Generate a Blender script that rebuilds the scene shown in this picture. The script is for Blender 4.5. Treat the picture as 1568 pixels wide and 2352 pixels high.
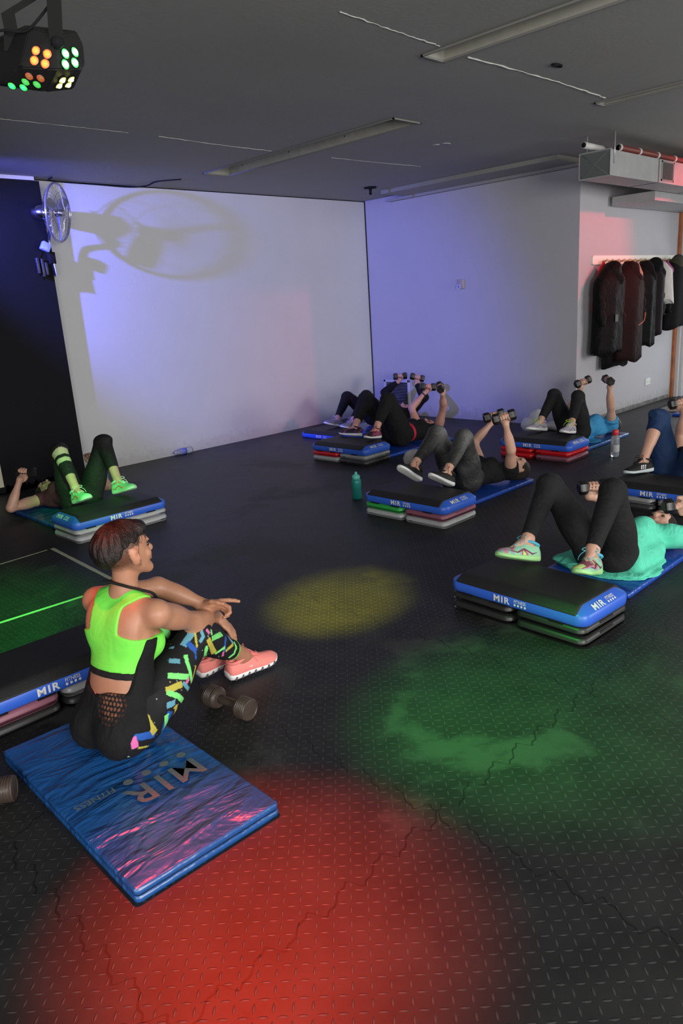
import bpy, bmesh, math, random
import numpy as np
from mathutils import Vector, Matrix
random.seed(7); np.random.seed(7)
C = bpy.context.scene.collection
for o in list(bpy.data.objects): bpy.data.objects.remove(o)
PI = math.pi
def V(*a): return Vector(a if len(a) > 1 else a[0])

# ------------------------------------------------------------------ camera
cam = bpy.data.cameras.new('camera'); camo = bpy.data.objects.new('camera', cam); C.objects.link(camo)
cam.sensor_fit = 'HORIZONTAL'; cam.sensor_width = 36.0; cam.lens = 36.0*1698.1/1568.0
yaw, pitch, roll = math.radians(45.928), math.radians(-15.7066), math.radians(-3.746)
fw = V(math.cos(yaw)*math.cos(pitch), math.sin(yaw)*math.cos(pitch), math.sin(pitch))
r0 = V(math.sin(yaw), -math.cos(yaw), 0); u0 = r0.cross(fw)
rt = math.cos(roll)*r0 + math.sin(roll)*u0; up = -math.sin(roll)*r0 + math.cos(roll)*u0
m = Matrix((rt, up, -fw)).transposed().to_4x4(); m.translation = V(0, 0, 1.6)
camo.matrix_world = m
cam.clip_start = 0.05
bpy.context.scene.camera = camo
vs = bpy.context.scene.view_settings
vs.view_transform = 'Standard'; vs.look = 'None'; vs.gamma = 1.0; vs.use_curve_mapping = False
vs.exposure = 0.0

# ------------------------------------------------------------------ lights
wd = bpy.data.worlds.new('daylight'); bpy.context.scene.world = wd; wd.use_nodes = True
wd.node_tree.nodes['Background'].inputs[0].default_value = (0.80, 0.88, 1.0, 1)
wd.node_tree.nodes['Background'].inputs[1].default_value = 1.3
def aim(o, d):
    o.rotation_euler = Vector(d).to_track_quat('-Z', 'Y').to_euler()
def area(name, loc, d, sx, sy, power, col):
    l = bpy.data.lights.new(name, 'AREA'); l.shape = 'RECTANGLE'; l.size = sx; l.size_y = sy
    l.energy = power; l.color = col
    o = bpy.data.objects.new(name, l); C.objects.link(o); o.location = loc; aim(o, d); return o
def spot(name, loc, target, ang, power, col, blend=0.8, rad=0.02):
    l = bpy.data.lights.new(name, 'SPOT'); l.energy = power; l.color = col; l.spot_size = math.radians(ang)
    l.spot_blend = blend; l.shadow_soft_size = rad
    o = bpy.data.objects.new(name, l); C.objects.link(o); o.location = loc
    aim(o, Vector(target)-Vector(loc)); return o
FILL = (1.0, 0.965, 0.92)
area('fill_back', (0.6, -3.85, 1.75), (0.12, 1, 0.02), 3.6, 1.9, 370, FILL)  # added soft fill behind the camera; no window is built there
area('fill_side', (-2.85, -0.2, 1.75), (1, 0.35, 0.05), 3.4, 1.7, 170, FILL)  # added fill at the left wall, which has no opening
area('fill_right', (7.2, -3.85, 1.7), (0.05, 1, 0.02), 3.0, 1.9, 220, FILL)  # added fill to brighten the far right; the wall behind it is solid
area('door_daylight', (11.00, 3.2, 1.20), (-1, -0.10, -0.20), 1.2, 2.0, 18, (0.96, 0.98, 1.0))
FX = V(1.078, 2.147, 2.293)            # the four cluster effect lamp hanging at the upper left
spot('lamp_red', FX+V(0.06, -0.10, -0.06), (0.98, 1.42, 0), 34, 1050, (1.0, 0.030, 0.002), 1.0)
spot('lamp_green', FX+V(0.12, -0.04, -0.06), (2.30, 1.36, 0), 37, 560, (0.03, 1.0, 0.10), 1.0)
spot('lamp_yellow', FX+V(0.10, 0.02, -0.10), (2.62, 2.80, 0), 20, 1150, (1.0, 0.92, 0.03), 1.0)
spot('lamp_green_rear', FX+V(-0.02, 0.06, -0.10), (1.30, 4.25, 0), 27, 800, (0.03, 1.0, 0.08), 1.0)
spot('lamp_green_far', FX+V(0.02, 0.06, -0.08), (2.50, 5.45, 0.35), 13, 700, (0.08, 1.0, 0.12), 0.9)
spot('lamp_red_hair', FX+V(-0.03, 0.05, -0.10), (1.15, 2.42, 0.85), 13, 120, (1.0, 0.06, 0.01), 1.0)
spot('lamp_red_right', V(9.0, 1.9, 2.86), (8.55, 4.30, 1.95), 52, 170, (1.0, 0.05, 0.09), 0.8, 0.04)
spot('lamp_blue', V(1.60, 6.75, 2.80), (6.6, 7.58, 1.22), 58, 1050, (0.13, 0.14, 1.0), 0.75, 0.03)
spot('lamp_blue_upper', V(2.2, 7.0, 2.70), (2.9, 7.1, 2.95), 120, 6, (0.05, 0.06, 1.0), 0.8, 0.03)

# ------------------------------------------------------------------ materials
class NT:
    def __init__(s, name):
        s.m = bpy.data.materials.new(name); s.m.use_nodes = True; s.t = s.m.node_tree
        s.b = s.t.nodes['Principled BSDF']; s.out = s.t.nodes['Material Output']
    def n(s, t, **k):
        x = s.t.nodes.new(t)
        for a, v in k.items(): setattr(x, a, v)
        return x
    def l(s, a, b): s.t.links.new(a, b)
    def M(s, op, a, b=None, c=None):
        x = s.n('ShaderNodeMath', operation=op)
        for i, v in enumerate((a, b, c)):
            if v is None: continue
            if isinstance(v, (int, float)): x.inputs[i].default_value = v
            else: s.l(v, x.inputs[i])
        return x.outputs[0]
    def mix(s, f, a, b):
        x = s.n('ShaderNodeMix', data_type='RGBA')
        for i, v in ((0, f), (6, a), (7, b)):
            if isinstance(v, (int, float)): x.inputs[i].default_value = v
            elif isinstance(v, tuple): x.inputs[i].default_value = v if len(v) == 4 else v+(1,)
            else: s.l(v, x.inputs[i])
        return x.outputs[2]
    def noise(s, sc, det=4, rough=0.55, vec=None, dist=0.0):
        x = s.n('ShaderNodeTexNoise'); x.inputs['Scale'].default_value = sc; x.inputs['Detail'].default_value = det
        x.inputs['Roughness'].default_value = rough; x.inputs['Distortion'].default_value = dist
        if vec is not None: s.l(vec, x.inputs['Vector'])
        return x.outputs[0]
    def ramp(s, f, stops):
        x = s.n('ShaderNodeValToRGB'); s.l(f, x.inputs[0]); e = x.color_ramp.elements
        while len(e) < len(stops): e.new(0.5)
        for q, (p, c) in zip(e, stops):
            q.position = p; q.color = (c, c, c, 1) if isinstance(c, (int, float)) else tuple(c)+(1,)
        return x.outputs[0]
    def bump(s, h, st=0.3, d=0.01):
        x = s.n('ShaderNodeBump'); x.inputs['Strength'].default_value = st; x.inputs['Distance'].default_value = d
        s.l(h, x.inputs['Height']); s.l(x.outputs[0], s.b.inputs['Normal']); return x
    def obj(s): return s.n('ShaderNodeTexCoord').outputs['Object']
    def pos(s): return s.n('ShaderNodeNewGeometry').outputs['Position']
_mats = {}
def mat(name, col, rough=0.6, metal=0.0, emit=None, es=1.0, bump=None, spec=None, var=0.0, sss=0.0, sheen=0.0, trans=0.0, coat=0.0, alpha=None):
    if name in _mats: return _mats[name]
    k = NT(name); b = k.b
    b.inputs['Base Color'].default_value = tuple(col)+(1,)
    b.inputs['Roughness'].default_value = rough; b.inputs['Metallic'].default_value = metal
    if spec is not None: b.inputs['Specular IOR Level'].default_value = spec
    if emit: b.inputs['Emission Color'].default_value = tuple(emit)+(1,); b.inputs['Emission Strength'].default_value = es
    if sss: b.inputs['Subsurface Weight'].default_value = sss; b.inputs['Subsurface Radius'].default_value = (0.01, 0.004, 0.002); b.inputs['Subsurface Scale'].default_value = 1.0
    if sheen: b.inputs['Sheen Weight'].default_value = sheen
    if trans: b.inputs['Transmission Weight'].default_value = trans; b.inputs['IOR'].default_value = 1.35
    if coat: b.inputs['Coat Weight'].default_value = coat; b.inputs['Coat Roughness'].default_value = 0.15
    if alpha is not None: b.inputs['Alpha'].default_value = alpha
    if var:
        f = k.noise(9.0, 5, vec=k.obj())
        c = k.mix(k.ramp(f, [(0.3, 0.0), (0.7, 1.0)]), tuple(x*(1-var) for x in col), tuple(min(1, x*(1+var)) for x in col))
        k.l(c, b.inputs['Base Color'])
    if bump: k.bump(k.noise(bump[0], 4, vec=k.obj()), bump[1], bump[2] if len(bump) > 2 else 0.01)
    _mats[name] = k.m; return k.m

# ------------------------------------------------------------------ object helpers
def link_mesh(name, me, material=None, parent=None, smooth=True):
    if material is not None and not me.materials: me.materials.append(material)
    o = bpy.data.objects.new(name, me); C.objects.link(o)
    if parent is not None: o.parent = parent
    if smooth:
        me.polygons.foreach_set('use_smooth', [True]*len(me.polygons)); me.update()
    return o
def obj(name, bm, material, parent=None, smooth=True, auto=None, loc=None, rot=None):
    me = bpy.data.meshes.new(name); bmesh.ops.recalc_face_normals(bm, faces=bm.faces)
    bm.to_mesh(me); bm.free()
    if auto is not None:
        sm = True
        me.polygons.foreach_set('use_smooth', [True]*len(me.polygons))
        me.set_sharp_from_angle(angle=math.radians(auto))
    o = link_mesh(name, me, material, parent, smooth and auto is None)
    if loc is not None: o.location = loc
    if rot is not None: o.rotation_euler = rot
    return o
def tag(o, label, cat=None, group=None, kind=None):
    if label: o['label'] = label
    if cat: o['category'] = cat
    if group: o['group'] = group
    if kind: o['kind'] = kind
    return o
def thing(name, label, cat, loc=(0, 0, 0), rotz=0.0, group=None):
    o = bpy.data.objects.new(name, None); C.objects.link(o); o.location = loc; o.rotation_euler = (0, 0, rotz)
    o.empty_display_size = 0.05
    return tag(o, label, cat, group)
def copy_tree(o, parent=None):
    c = o.copy(); C.objects.link(c)
    if parent is not None: c.parent = parent
    for ch in list(o.children): copy_tree(ch, c)
    return c
def struct(name, bm, m_, smooth=False, label=None):
    o = obj(name, bm, m_, smooth=smooth); o['kind'] = 'structure'
    if label: o['label'] = label
    return o
def box(bm, lo, hi, bev=0.0, seg=2, mtx=None):
    vs_ = [bm.verts.new((x, y, z)) for x in (lo[0], hi[0]) for y in (lo[1], hi[1]) for z in (lo[2], hi[2])]
    fs = [bm.faces.new([vs_[i] for i in f]) for f in ((0, 1, 3, 2), (4, 6, 7, 5), (0, 4, 5, 1), (2, 3, 7, 6), (0, 2, 6, 4), (1, 5, 7, 3))]
    if bev > 0:
        r = bmesh.ops.bevel(bm, geom=list({e for f in fs for e in f.edges}), offset=bev, segments=seg, affect='EDGES', profile=0.5)
        vs_ = list({v for f in r['faces'] for v in f.verts} | {v for v in vs_ if v.is_valid})
    if mtx is not None: bmesh.ops.transform(bm, matrix=mtx, verts=[v for v in vs_ if v.is_valid])
    return bm
def nb(): return bmesh.new()
def frame_from(d, ref=(0, 0, 1)):
    d = Vector(d).normalized(); ref = Vector(ref)
    if abs(d.dot(ref)) > 0.98: ref = V(1, 0, 0)
    a = d.cross(ref).normalized(); b = a.cross(d); return a, b, d
def tube(bm, pts, r, n=8, cap=True, flat=1.0, ref=(0, 0, 1)):
    pts = [Vector(p) for p in pts]; rings = []
    if isinstance(r, (int, float)): r = [r]*len(pts)
    pa = None
    for i, p in enumerate(pts):
        d = (pts[min(i+1, len(pts)-1)]-pts[max(i-1, 0)])
        if d.length < 1e-7: d = V(0, 0, 1)
        d.normalize()
        if pa is None: a, b, _ = frame_from(d, ref)
        else:
            a = pa-d*pa.dot(d)
            if a.length < 1e-5: a, b, _ = frame_from(d, ref)
            a.normalize(); b = a.cross(d)
        pa = a
        rings.append([bm.verts.new(p+(a*math.cos(t)+b*math.sin(t)*flat)*r[i]) for t in [2*PI*k/n for k in range(n)]])
    for q in range(len(rings)-1):
        for k in range(n):
            bm.faces.new((rings[q][k], rings[q][(k+1) % n], rings[q+1][(k+1) % n], rings[q+1][k]))
    if cap:
        bm.faces.new(rings[0][::-1]); bm.faces.new(rings[-1])
    return bm
def loft(bm, rings, cap=(True, True)):
    R = [[bm.verts.new(p) for p in ring] for ring in rings]; n = len(R[0])
    for q in range(len(R)-1):
        for k in range(n): bm.faces.new((R[q][k], R[q][(k+1) % n], R[q+1][(k+1) % n], R[q+1][k]))
    if cap[0]: bm.faces.new(R[0][::-1])
    if cap[1]: bm.faces.new(R[-1])
    return bm
def rrect(hx, hy, r, z, n=6, cx=0, cy=0):
    out = []
    for q, (sx, sy) in enumerate(((1, 1), (-1, 1), (-1, -1), (1, -1))):
        for k in range(n+1):
            t = (q+k/n)*PI/2
            out.append((cx+sx*(hx-r)+r*math.cos(t), cy+sy*(hy-r)+r*math.sin(t), z))
    return out
def circ(r, z, n=24, cx=0, cy=0): return [(cx+r*math.cos(2*PI*k/n), cy+r*math.sin(2*PI*k/n), z) for k in range(n)]
def lathe(bm, prof, n=24, cap=(True, True)): return loft(bm, [circ(r, z, n) for r, z in prof], cap)
def spline(pts, n=6):
    P = [Vector(p) for p in pts]; out = []
    for i in range(len(P)-1):
        a, b, c, d = P[max(i-1, 0)], P[i], P[i+1], P[min(i+2, len(P)-1)]
        for k in range(n):
            t = k/n
            out.append(0.5*((2*b)+(c-a)*t+(2*a-5*b+4*c-d)*t*t+(3*b-a-3*c+d)*t**3))
    out.append(P[-1]); return out
# ------------------------------------------------------------------ implicit surface modelling (one continuous skin per body)
A3 = lambda p: np.array(p, float)
def nrm(v): v = A3(v); return v/np.linalg.norm(v)
class Cone:
    def __init__(s, a, b, ra, rb, k=0.02, clip=None): s.a, s.b, s.ra, s.rb, s.k, s.clip = A3(a), A3(b), ra, rb, k, clip
    def bounds(s):
        r = max(s.ra, s.rb); return np.minimum(s.a, s.b)-r, np.maximum(s.a, s.b)+r
    def d(s, x, y, z):
        ba = s.b-s.a; L = max(ba@ba, 1e-12)
        px, py, pz = x-s.a[0], y-s.a[1], z-s.a[2]
        t = np.clip((px*ba[0]+py*ba[1]+pz*ba[2])/L, 0, 1)
        return np.sqrt((px-t*ba[0])**2+(py-t*ba[1])**2+(pz-t*ba[2])**2)-(s.ra+(s.rb-s.ra)*t)
class Ell:
    def __init__(s, c, ax, rad, k=0.02, clip=None):
        s.c, s.ax, s.rad, s.k, s.clip = A3(c), np.array([nrm(q) for q in ax]), A3(rad), k, clip
    def bounds(s):
        e = np.sqrt(((s.ax*s.rad[:, None])**2).sum(0)); return s.c-e, s.c+e
    def d(s, x, y, z):
        p = [x-s.c[0], y-s.c[1], z-s.c[2]]; k0 = 0; k1 = 0
        for i in range(3):
            q = p[0]*s.ax[i, 0]+p[1]*s.ax[i, 1]+p[2]*s.ax[i, 2]; k0 = k0+(q/s.rad[i])**2; k1 = k1+(q/s.rad[i]**2)**2
        k0 = np.sqrt(k0); return k0*(k0-1)/np.sqrt(k1+1e-12)
def field(prims, res, off=0.0, region=None, sub=(), noise=None):
    lo = np.min([p.bounds()[0] for p in prims], 0)-off-0.02; hi = np.max([p.bounds()[1] for p in prims], 0)+off+0.02
    n = np.ceil((hi-lo)/res).astype(int)+1
    G = [np.float32(lo[i])+np.arange(n[i], dtype=np.float32)*np.float32(res) for i in range(3)]
    D = np.full(n, 0.08, np.float32)
    for p in prims:
        a, b = p.bounds(); pad = max(p.k, 0.012)+off+0.02
        i0 = np.maximum(((a-pad-lo)/res).astype(int), 0); i1 = np.minimum(((b+pad-lo)/res).astype(int)+2, n)
        x = G[0][i0[0]:i1[0], None, None]; y = G[1][None, i0[1]:i1[1], None]; z = G[2][None, None, i0[2]:i1[2]]
        d = p.d(x, y, z)-off
        if p.clip is not None:
            for (c, nn) in p.clip:
                d = np.maximum(d, (x-c[0])*nn[0]+(y-c[1])*nn[1]+(z-c[2])*nn[2])
        S = D[i0[0]:i1[0], i0[1]:i1[1], i0[2]:i1[2]]
        h = np.maximum(p.k-np.abs(S-d), 0)/p.k
        D[i0[0]:i1[0], i0[1]:i1[1], i0[2]:i1[2]] = np.minimum(S, d)-h*h*p.k*0.25
    for p in sub:
        a, b = p.bounds(); pad = p.k+0.02
        i0 = np.maximum(((a-pad-lo)/res).astype(int), 0); i1 = np.minimum(((b+pad-lo)/res).astype(int)+2, n)
        x = G[0][i0[0]:i1[0], None, None]; y = G[1][None, i0[1]:i1[1], None]; z = G[2][None, None, i0[2]:i1[2]]
        d = -p.d(x, y, z); S = D[i0[0]:i1[0], i0[1]:i1[1], i0[2]:i1[2]]
        h = np.maximum(p.k-np.abs(S-d), 0)/p.k
        D[i0[0]:i1[0], i0[1]:i1[1], i0[2]:i1[2]] = np.maximum(S, d)+h*h*p.k*0.25
    x = G[0][:, None, None]; y = G[1][None, :, None]; z = G[2][None, None, :]
    if noise is not None: D = D+noise(x, y, z)
    if region is not None: D = np.maximum(D, region(x, y, z))
    D[0] = D[-1] = 0.05; D[:, 0] = D[:, -1] = 0.05; D[:, :, 0] = D[:, :, -1] = 0.05
    return lo, res, D
def nets(lo, res, D):
    ins = D < 0; n = D.shape
    acc = np.zeros((n[0]-1, n[1]-1, n[2]-1, 3), np.float32); cnt = np.zeros((n[0]-1, n[1]-1, n[2]-1), np.float32)
    quads = []
    for ax in range(3):
        sl0 = [slice(None)]*3; sl1 = [slice(None)]*3; sl0[ax] = slice(0, -1); sl1[ax] = slice(1, None)
        a, b = D[tuple(sl0)], D[tuple(sl1)]; ia = ins[tuple(sl0)]; c = ia != ins[tuple(sl1)]
        I = np.argwhere(c); av = a[c]; bv = b[c]; t = av/(av-bv); pos = I.astype(np.float32); pos[:, ax] += t
        o1, o2 = [(1, 2), (2, 0), (0, 1)][ax]
        cells = []
        for s1, s2 in ((0, 0), (-1, 0), (-1, -1), (0, -1)):
            q = I.copy(); q[:, o1] += s1; q[:, o2] += s2; cells.append(q)
        ok = np.ones(len(I), bool)
        for q in cells: ok &= (q >= 0).all(1) & (q < np.array(n)-1).all(1)
        for q in cells:
            np.add.at(acc, tuple(q[ok].T), pos[ok]); np.add.at(cnt, tuple(q[ok].T), 1)
        Q = np.stack([np.ravel_multi_index(tuple(q[ok].T), cnt.shape) for q in cells], 1)
        fl = ~ia[c][ok]; Q[fl] = Q[fl][:, ::-1]; quads.append(Q)
    Q = np.concatenate(quads); used = np.flatnonzero(cnt.ravel() > 0)
    rm = np.full(cnt.size, -1, np.int64); rm[used] = np.arange(len(used))
    v = acc.reshape(-1, 3)[used]/cnt.ravel()[used][:, None]*res+lo
    return v, rm[Q]
def skin(name, prims, res, material, parent=None, off=0.0, region=None, sub=(), noise=None, org=(0, 0, 0), col=None, mats=None, relax=1):
    v, q = nets(*field(prims, res, off, region, sub, noise))
    for _ in range(relax):
        s = np.zeros_like(v); c = np.zeros(len(v))
        for i in range(4):
            np.add.at(s, q[:, i], v[q[:, (i+1) % 4]]); np.add.at(c, q[:, i], 1)
        v = v*0.5+0.5*s/np.maximum(c, 1)[:, None]
    me = bpy.data.meshes.new(name); o3 = A3(org)
    me.vertices.add(len(v)); me.vertices.foreach_set('co', (v-o3).astype(np.float32).ravel())
    me.loops.add(len(q)*4); me.loops.foreach_set('vertex_index', q.ravel().astype(np.int32))
    me.polygons.add(len(q)); me.polygons.foreach_set('loop_start', np.arange(0, len(q)*4, 4, dtype=np.int32))
    me.polygons.foreach_set('loop_total', np.full(len(q), 4, np.int32)); me.update(calc_edges=True); me.validate()
    if col is not None:
        at = me.color_attributes.new('Col', 'FLOAT_COLOR', 'POINT')
        cc = np.ones((len(v), 4), np.float32); cc[:, :3] = col(v); at.data.foreach_set('color', cc.ravel())
    return link_mesh(name, me, material, parent)
# ------------------------------------------------------------------ room
def floor_mat():
    k = NT('black_tread_rubber'); p = k.pos(); sp = k.n('ShaderNodeSeparateXYZ'); k.l(p, sp.inputs[0])
    X, Y = sp.outputs[0], sp.outputs[1]; S = 0.0335
    gx = k.M('DIVIDE', X, S); gy = k.M('DIVIDE', Y, S)
    fx = k.M('FLOOR', gx); fy = k.M('FLOOR', gy)
    par = k.M('FLOORED_MODULO', k.M('ADD', fx, fy), 2.0)
    u = k.M('SUBTRACT', k.M('SUBTRACT', gx, fx), 0.5); v = k.M('SUBTRACT', k.M('SUBTRACT', gy, fy), 0.5)
    a = k.M('MULTIPLY', k.M('ADD', u, v), 0.7071); b = k.M('MULTIPLY', k.M('SUBTRACT', u, v), 0.7071)
    ip = k.M('SUBTRACT', 1.0, par)
    la = k.M('ADD', k.M('MULTIPLY', a, par), k.M('MULTIPLY', b, ip))
    lb = k.M('ADD', k.M('MULTIPLY', b, par), k.M('MULTIPLY', a, ip))
    e = k.M('ADD', k.M('POWER', k.M('ABSOLUTE', k.M('DIVIDE', la, 0.40)), 1.6), k.M('POWER', k.M('ABSOLUTE', k.M('DIVIDE', lb, 0.105)), 1.6))
    h = k.M('MAXIMUM', k.M('SUBTRACT', 1.0, e), 0.0); h = k.M('POWER', h, 0.5)
    # worn, dust-filled patches where the tread is flat
    n1 = k.noise(1.15, 7, 0.62, vec=p, dist=0.35); n2 = k.noise(5.0, 6, 0.6, vec=p)
    patch = k.ramp(k.M('ADD', k.M('MULTIPLY', n1, 0.85), k.M('MULTIPLY', n2, 0.15)), [(0.545, 0.0), (0.60, 1.0)])
    h2 = k.M('MULTIPLY', h, k.M('SUBTRACT', 1.0, k.M('MULTIPLY', patch, 0.80)))
    # jigsaw seams between 1 m tiles
    def seam(c, d, off):
        w = k.M('SINE', k.M('MULTIPLY', d, 42.0)); w2 = k.M('SINE', k.M('ADD', k.M('MULTIPLY', d, 84.0), k.M('MULTIPLY', w, 1.6)))
        cc = k.M('ADD', k.M('ADD', c, off), k.M('ADD', k.M('MULTIPLY', w, 0.026), k.M('MULTIPLY', w2, 0.012)))
        f = k.M('SUBTRACT', cc, k.M('ROUND', cc)); return k.M('LESS_THAN', k.M('ABSOLUTE', f), 0.0036)
    sm = k.M('MAXIMUM', seam(X, Y, 0.42), seam(Y, X, 0.72))
    fine = k.noise(60, 3, vec=p)
    base = k.mix(k.ramp(n2, [(0.3, 0.0), (0.7, 1.0)]), (0.013, 0.0135, 0.014), (0.026, 0.0265, 0.027))
    base = k.mix(k.M('MULTIPLY', patch, 0.75), base, (0.048, 0.050, 0.049))
    base = k.mix(k.M('MULTIPLY', h2, 0.5), base, (0.075, 0.075, 0.072))  # raised treads lightened: their small highlights put into the colour
    base = k.mix(k.M('MULTIPLY', sm, 0.8), base, (0.006, 0.006, 0.006))
    k.l(base, k.b.inputs['Base Color'])
    k.l(k.ramp(patch, [(0.0, 0.50), (1.0, 0.62)]), k.b.inputs['Roughness'])
    k.b.inputs['Specular IOR Level'].default_value = 0.42
    hh = k.M('ADD', k.M('MULTIPLY', h2, 0.0016), k.M('MULTIPLY', fine, 0.0002))
    hh = k.M('SUBTRACT', hh, k.M('MULTIPLY', sm, 0.002))
    bp = k.bump(hh, 1.0, 1.0); return k.m
def wall_mat(name, col, dirt=0.5, stain=(0.35, 0.34, 0.32)):
    k = NT(name); p = k.pos(); sp = k.n('ShaderNodeSeparateXYZ'); k.l(p, sp.inputs[0])
    n = k.noise(2.2, 6, vec=p); c = k.mix(n, tuple(x*0.94 for x in col), tuple(min(1, x*1.04) for x in col))
    low = k.M('SUBTRACT', 1.0, k.M('DIVIDE', sp.outputs[2], 0.28)); n3 = k.noise(16, 6, 0.7, vec=p)
    d = k.M('MULTIPLY', k.ramp(k.M('ADD', k.M('MULTIPLY', low, 0.45), k.M('MULTIPLY', n3, 0.6)), [(0.50, 0.0), (0.72, 1.0)]), dirt)
    c = k.mix(d, c, stain); k.l(c, k.b.inputs['Base Color']); k.b.inputs['Roughness'].default_value = 0.75
    k.b.inputs['Specular IOR Level'].default_value = 0.25
    k.bump(k.M('ADD', k.noise(90, 3, vec=p), k.M('MULTIPLY', n, 2.0)), 0.12, 0.01); return k.m
def ceil_mat():
    k = NT('painted_grey_ceiling'); p = k.pos(); n = k.noise(0.8, 5, vec=p)
    c = k.mix(n, (0.250, 0.254, 0.238), (0.315, 0.320, 0.300)); k.l(c, k.b.inputs['Base Color'])
    k.b.inputs['Roughness'].default_value = 0.7; k.bump(k.M('ADD', k.M('MULTIPLY', n, 6.0), k.noise(40, 3, vec=p)), 0.15, 0.01); return k.m
M_floor = floor_mat(); M_white = wall_mat('white_painted_plaster', (0.60, 0.61, 0.63), 0.35)
M_grey = wall_mat('grey_painted_plaster', (0.47, 0.47, 0.51), 0.6, (0.30, 0.29, 0.28)); M_ceil = ceil_mat()
M_black = mat('matt_black_paint', (0.007, 0.0075, 0.010), 0.8, spec=0.2, bump=(30, 0.1))
XL, YB, YC, XR, ZC = 8.144, 7.55, 4.304, 11.10, 2.95
X0, Y0 = -3.0, -4.0
bm = nb(); box(bm, (X0, Y0, -0.1), (XR+0.05, YB+0.05, 0)); struct('floor', bm, M_floor)
# ceiling with four recessed light troughs
TR = [(4.80, 5.14, 4.10, 6.645), (3.80, 4.01, 0.40, 3.02), (5.86, 6.02, 0.50, 3.00)]
bm = nb()
xs = sorted({X0, XR}|{t[0] for t in TR}|{t[1] for t in TR}); ys = sorted({Y0, YB}|{t[2] for t in TR}|{t[3] for t in TR})
gv = {(x, y): bm.verts.new((x, y, ZC)) for x in xs for y in ys}
for i in range(len(xs)-1):
    for j in range(len(ys)-1):
        cx, cy = (xs[i]+xs[i+1])/2, (ys[j]+ys[j+1])/2
        if any(t[0] < cx < t[1] and t[2] < cy < t[3] for t in TR): continue
        bm.faces.new([gv[xs[i], ys[j]], gv[xs[i+1], ys[j]], gv[xs[i+1], ys[j+1]], gv[xs[i], ys[j+1]]])
for x0, x1, y0, y1 in TR:
    h = 0.11; a = [bm.verts.new((x, y, ZC)) for x, y in ((x0, y0), (x1, y0), (x1, y1), (x0, y1))]
    ins = 0.035; b = [bm.verts.new((x, y, ZC+h)) for x, y in ((x0+ins, y0+ins), (x1-ins, y0+ins), (x1-ins, y1-ins), (x0+ins, y1-ins))]
    for k_ in range(4): bm.faces.new([a[k_], a[(k_+1) % 4], b[(k_+1) % 4], b[k_]])
    bm.faces.new(b)
# roof slab above keeps daylight out
box(bm, (X0-0.1, Y0-0.1, ZC+0.14), (XR+0.1, YB+0.1, ZC+0.3))
struct('ceiling', bm, M_ceil)
M_trough = mat('trough_dusty_paint', (0.34, 0.34, 0.30), 0.6, var=0.1)
for i, (x0, x1, y0, y1) in enumerate(TR):
    t = thing('ceiling_trough', ['empty recessed light trough nearest the white back wall', 'empty recessed light trough at the top right, longest and nearest the camera', 'narrow recessed light trough at the right picture edge above the duct'][i], 'light trough', (x0, y0, ZC))
    bm = nb(); w, l = x1-x0, y1-y0
    r_ = [[(0.004, 0.004, -0.004), (w-0.004, 0.004, -0.004), (w-0.004, l-0.004, -0.004), (0.004, l-0.004, -0.004)],
          [(0.038, 0.038, 0.10), (w-0.038, 0.038, 0.10), (w-0.038, l-0.038, 0.10), (0.038, l-0.038, 0.10)]]
    loft(bm, r_, (False, True)); obj('housing', bm, M_trough, t, smooth=False)
    bm = nb()
    for q in ((0, 0, w, 0.012), (0, l-0.012, w, l), (0, 0, 0.012, l), (w-0.012, 0, w, l)): box(bm, (q[0], q[1], -0.010), (q[2], q[3], 0.002))
    obj('rim', bm, mat('trough_rim_paint', (0.20, 0.20, 0.19), 0.6), t, smooth=False)
    for f in (0.06, 0.33, 0.62, 0.9):
        bm = nb(); lathe(bm, [(0.008, -0.004), (0.008, 0.006)], 8); obj('screw_hole', bm, M_black, t, loc=(w-0.020, l*f, 0.055), rot=(0, 0.5, 0))
def wall(name, lo, hi, m_, label=None):
    bm = nb(); box(bm, lo, hi); return struct(name, bm, m_, label=label)
wall('wall_back', (X0, YB, 0), (XL+0.1, YB+0.1, ZC), M_white)
wall('wall_right', (XL, YC+0.1, 0), (XL+0.1, YB, ZC), M_grey)
wall('wall_coats', (XL, YC, 0), (XR+0.1, YC+0.1, ZC), M_grey)
wall('wall_left', (X0-0.1, Y0, 0), (X0, YB, ZC), M_grey)
wall('wall_camera', (X0, Y0-0.1, 0), (XR+0.1, Y0, ZC), M_grey)
bm = nb(); box(bm, (XR, Y0, 0), (XR+0.1, 2.55, ZC)); box(bm, (XR, 2.55, 2.25), (XR+0.1, YC, ZC)); box(bm, (XR, YC-0.03, 0), (XR+0.1, YC, 2.25))
struct('wall_entrance', bm, M_grey)
# bare black painted panel on the back wall with ragged skirting
bm = nb(); box(bm, (X0, YB-0.11, 0.0), (3.455, YB, 2.915)); struct('wall_black', bm, M_black)
bm = nb(); box(bm, (X0, YB-0.13, 2.915), (3.40, YB, 2.948)); struct('trim_1', bm, mat('white_gloss_trim', (0.62, 0.62, 0.66), 0.4))
bm = nb(); random.seed(3); x = 1.6; pts = []
while x < 3.2: pts.append((x, random.uniform(0.006, 0.012) if x < 2.62 else random.uniform(0.03, 0.085))); x += 0.018
for (xa, za), (xb, zb) in zip(pts, pts[1:]):
    f = [bm.verts.new(c) for c in ((xa, YB-0.114, 0), (xb, YB-0.114, 0), (xb, YB-0.114, zb), (xa, YB-0.114, za))]
    bm.faces.new(f)
r = bmesh.ops.solidify(bm, geom=bm.faces[:], thickness=0.004)
k = NT('flaking_plaster'); n_ = k.noise(45, 5, 0.7, vec=k.pos()); k.l(k.ramp(n_, [(0.42, (0.03, 0.03, 0.03)), (0.52, (0.45, 0.46, 0.42))]), k.b.inputs['Base Color'])
struct('baseboard_black', bm, k.m)
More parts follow.
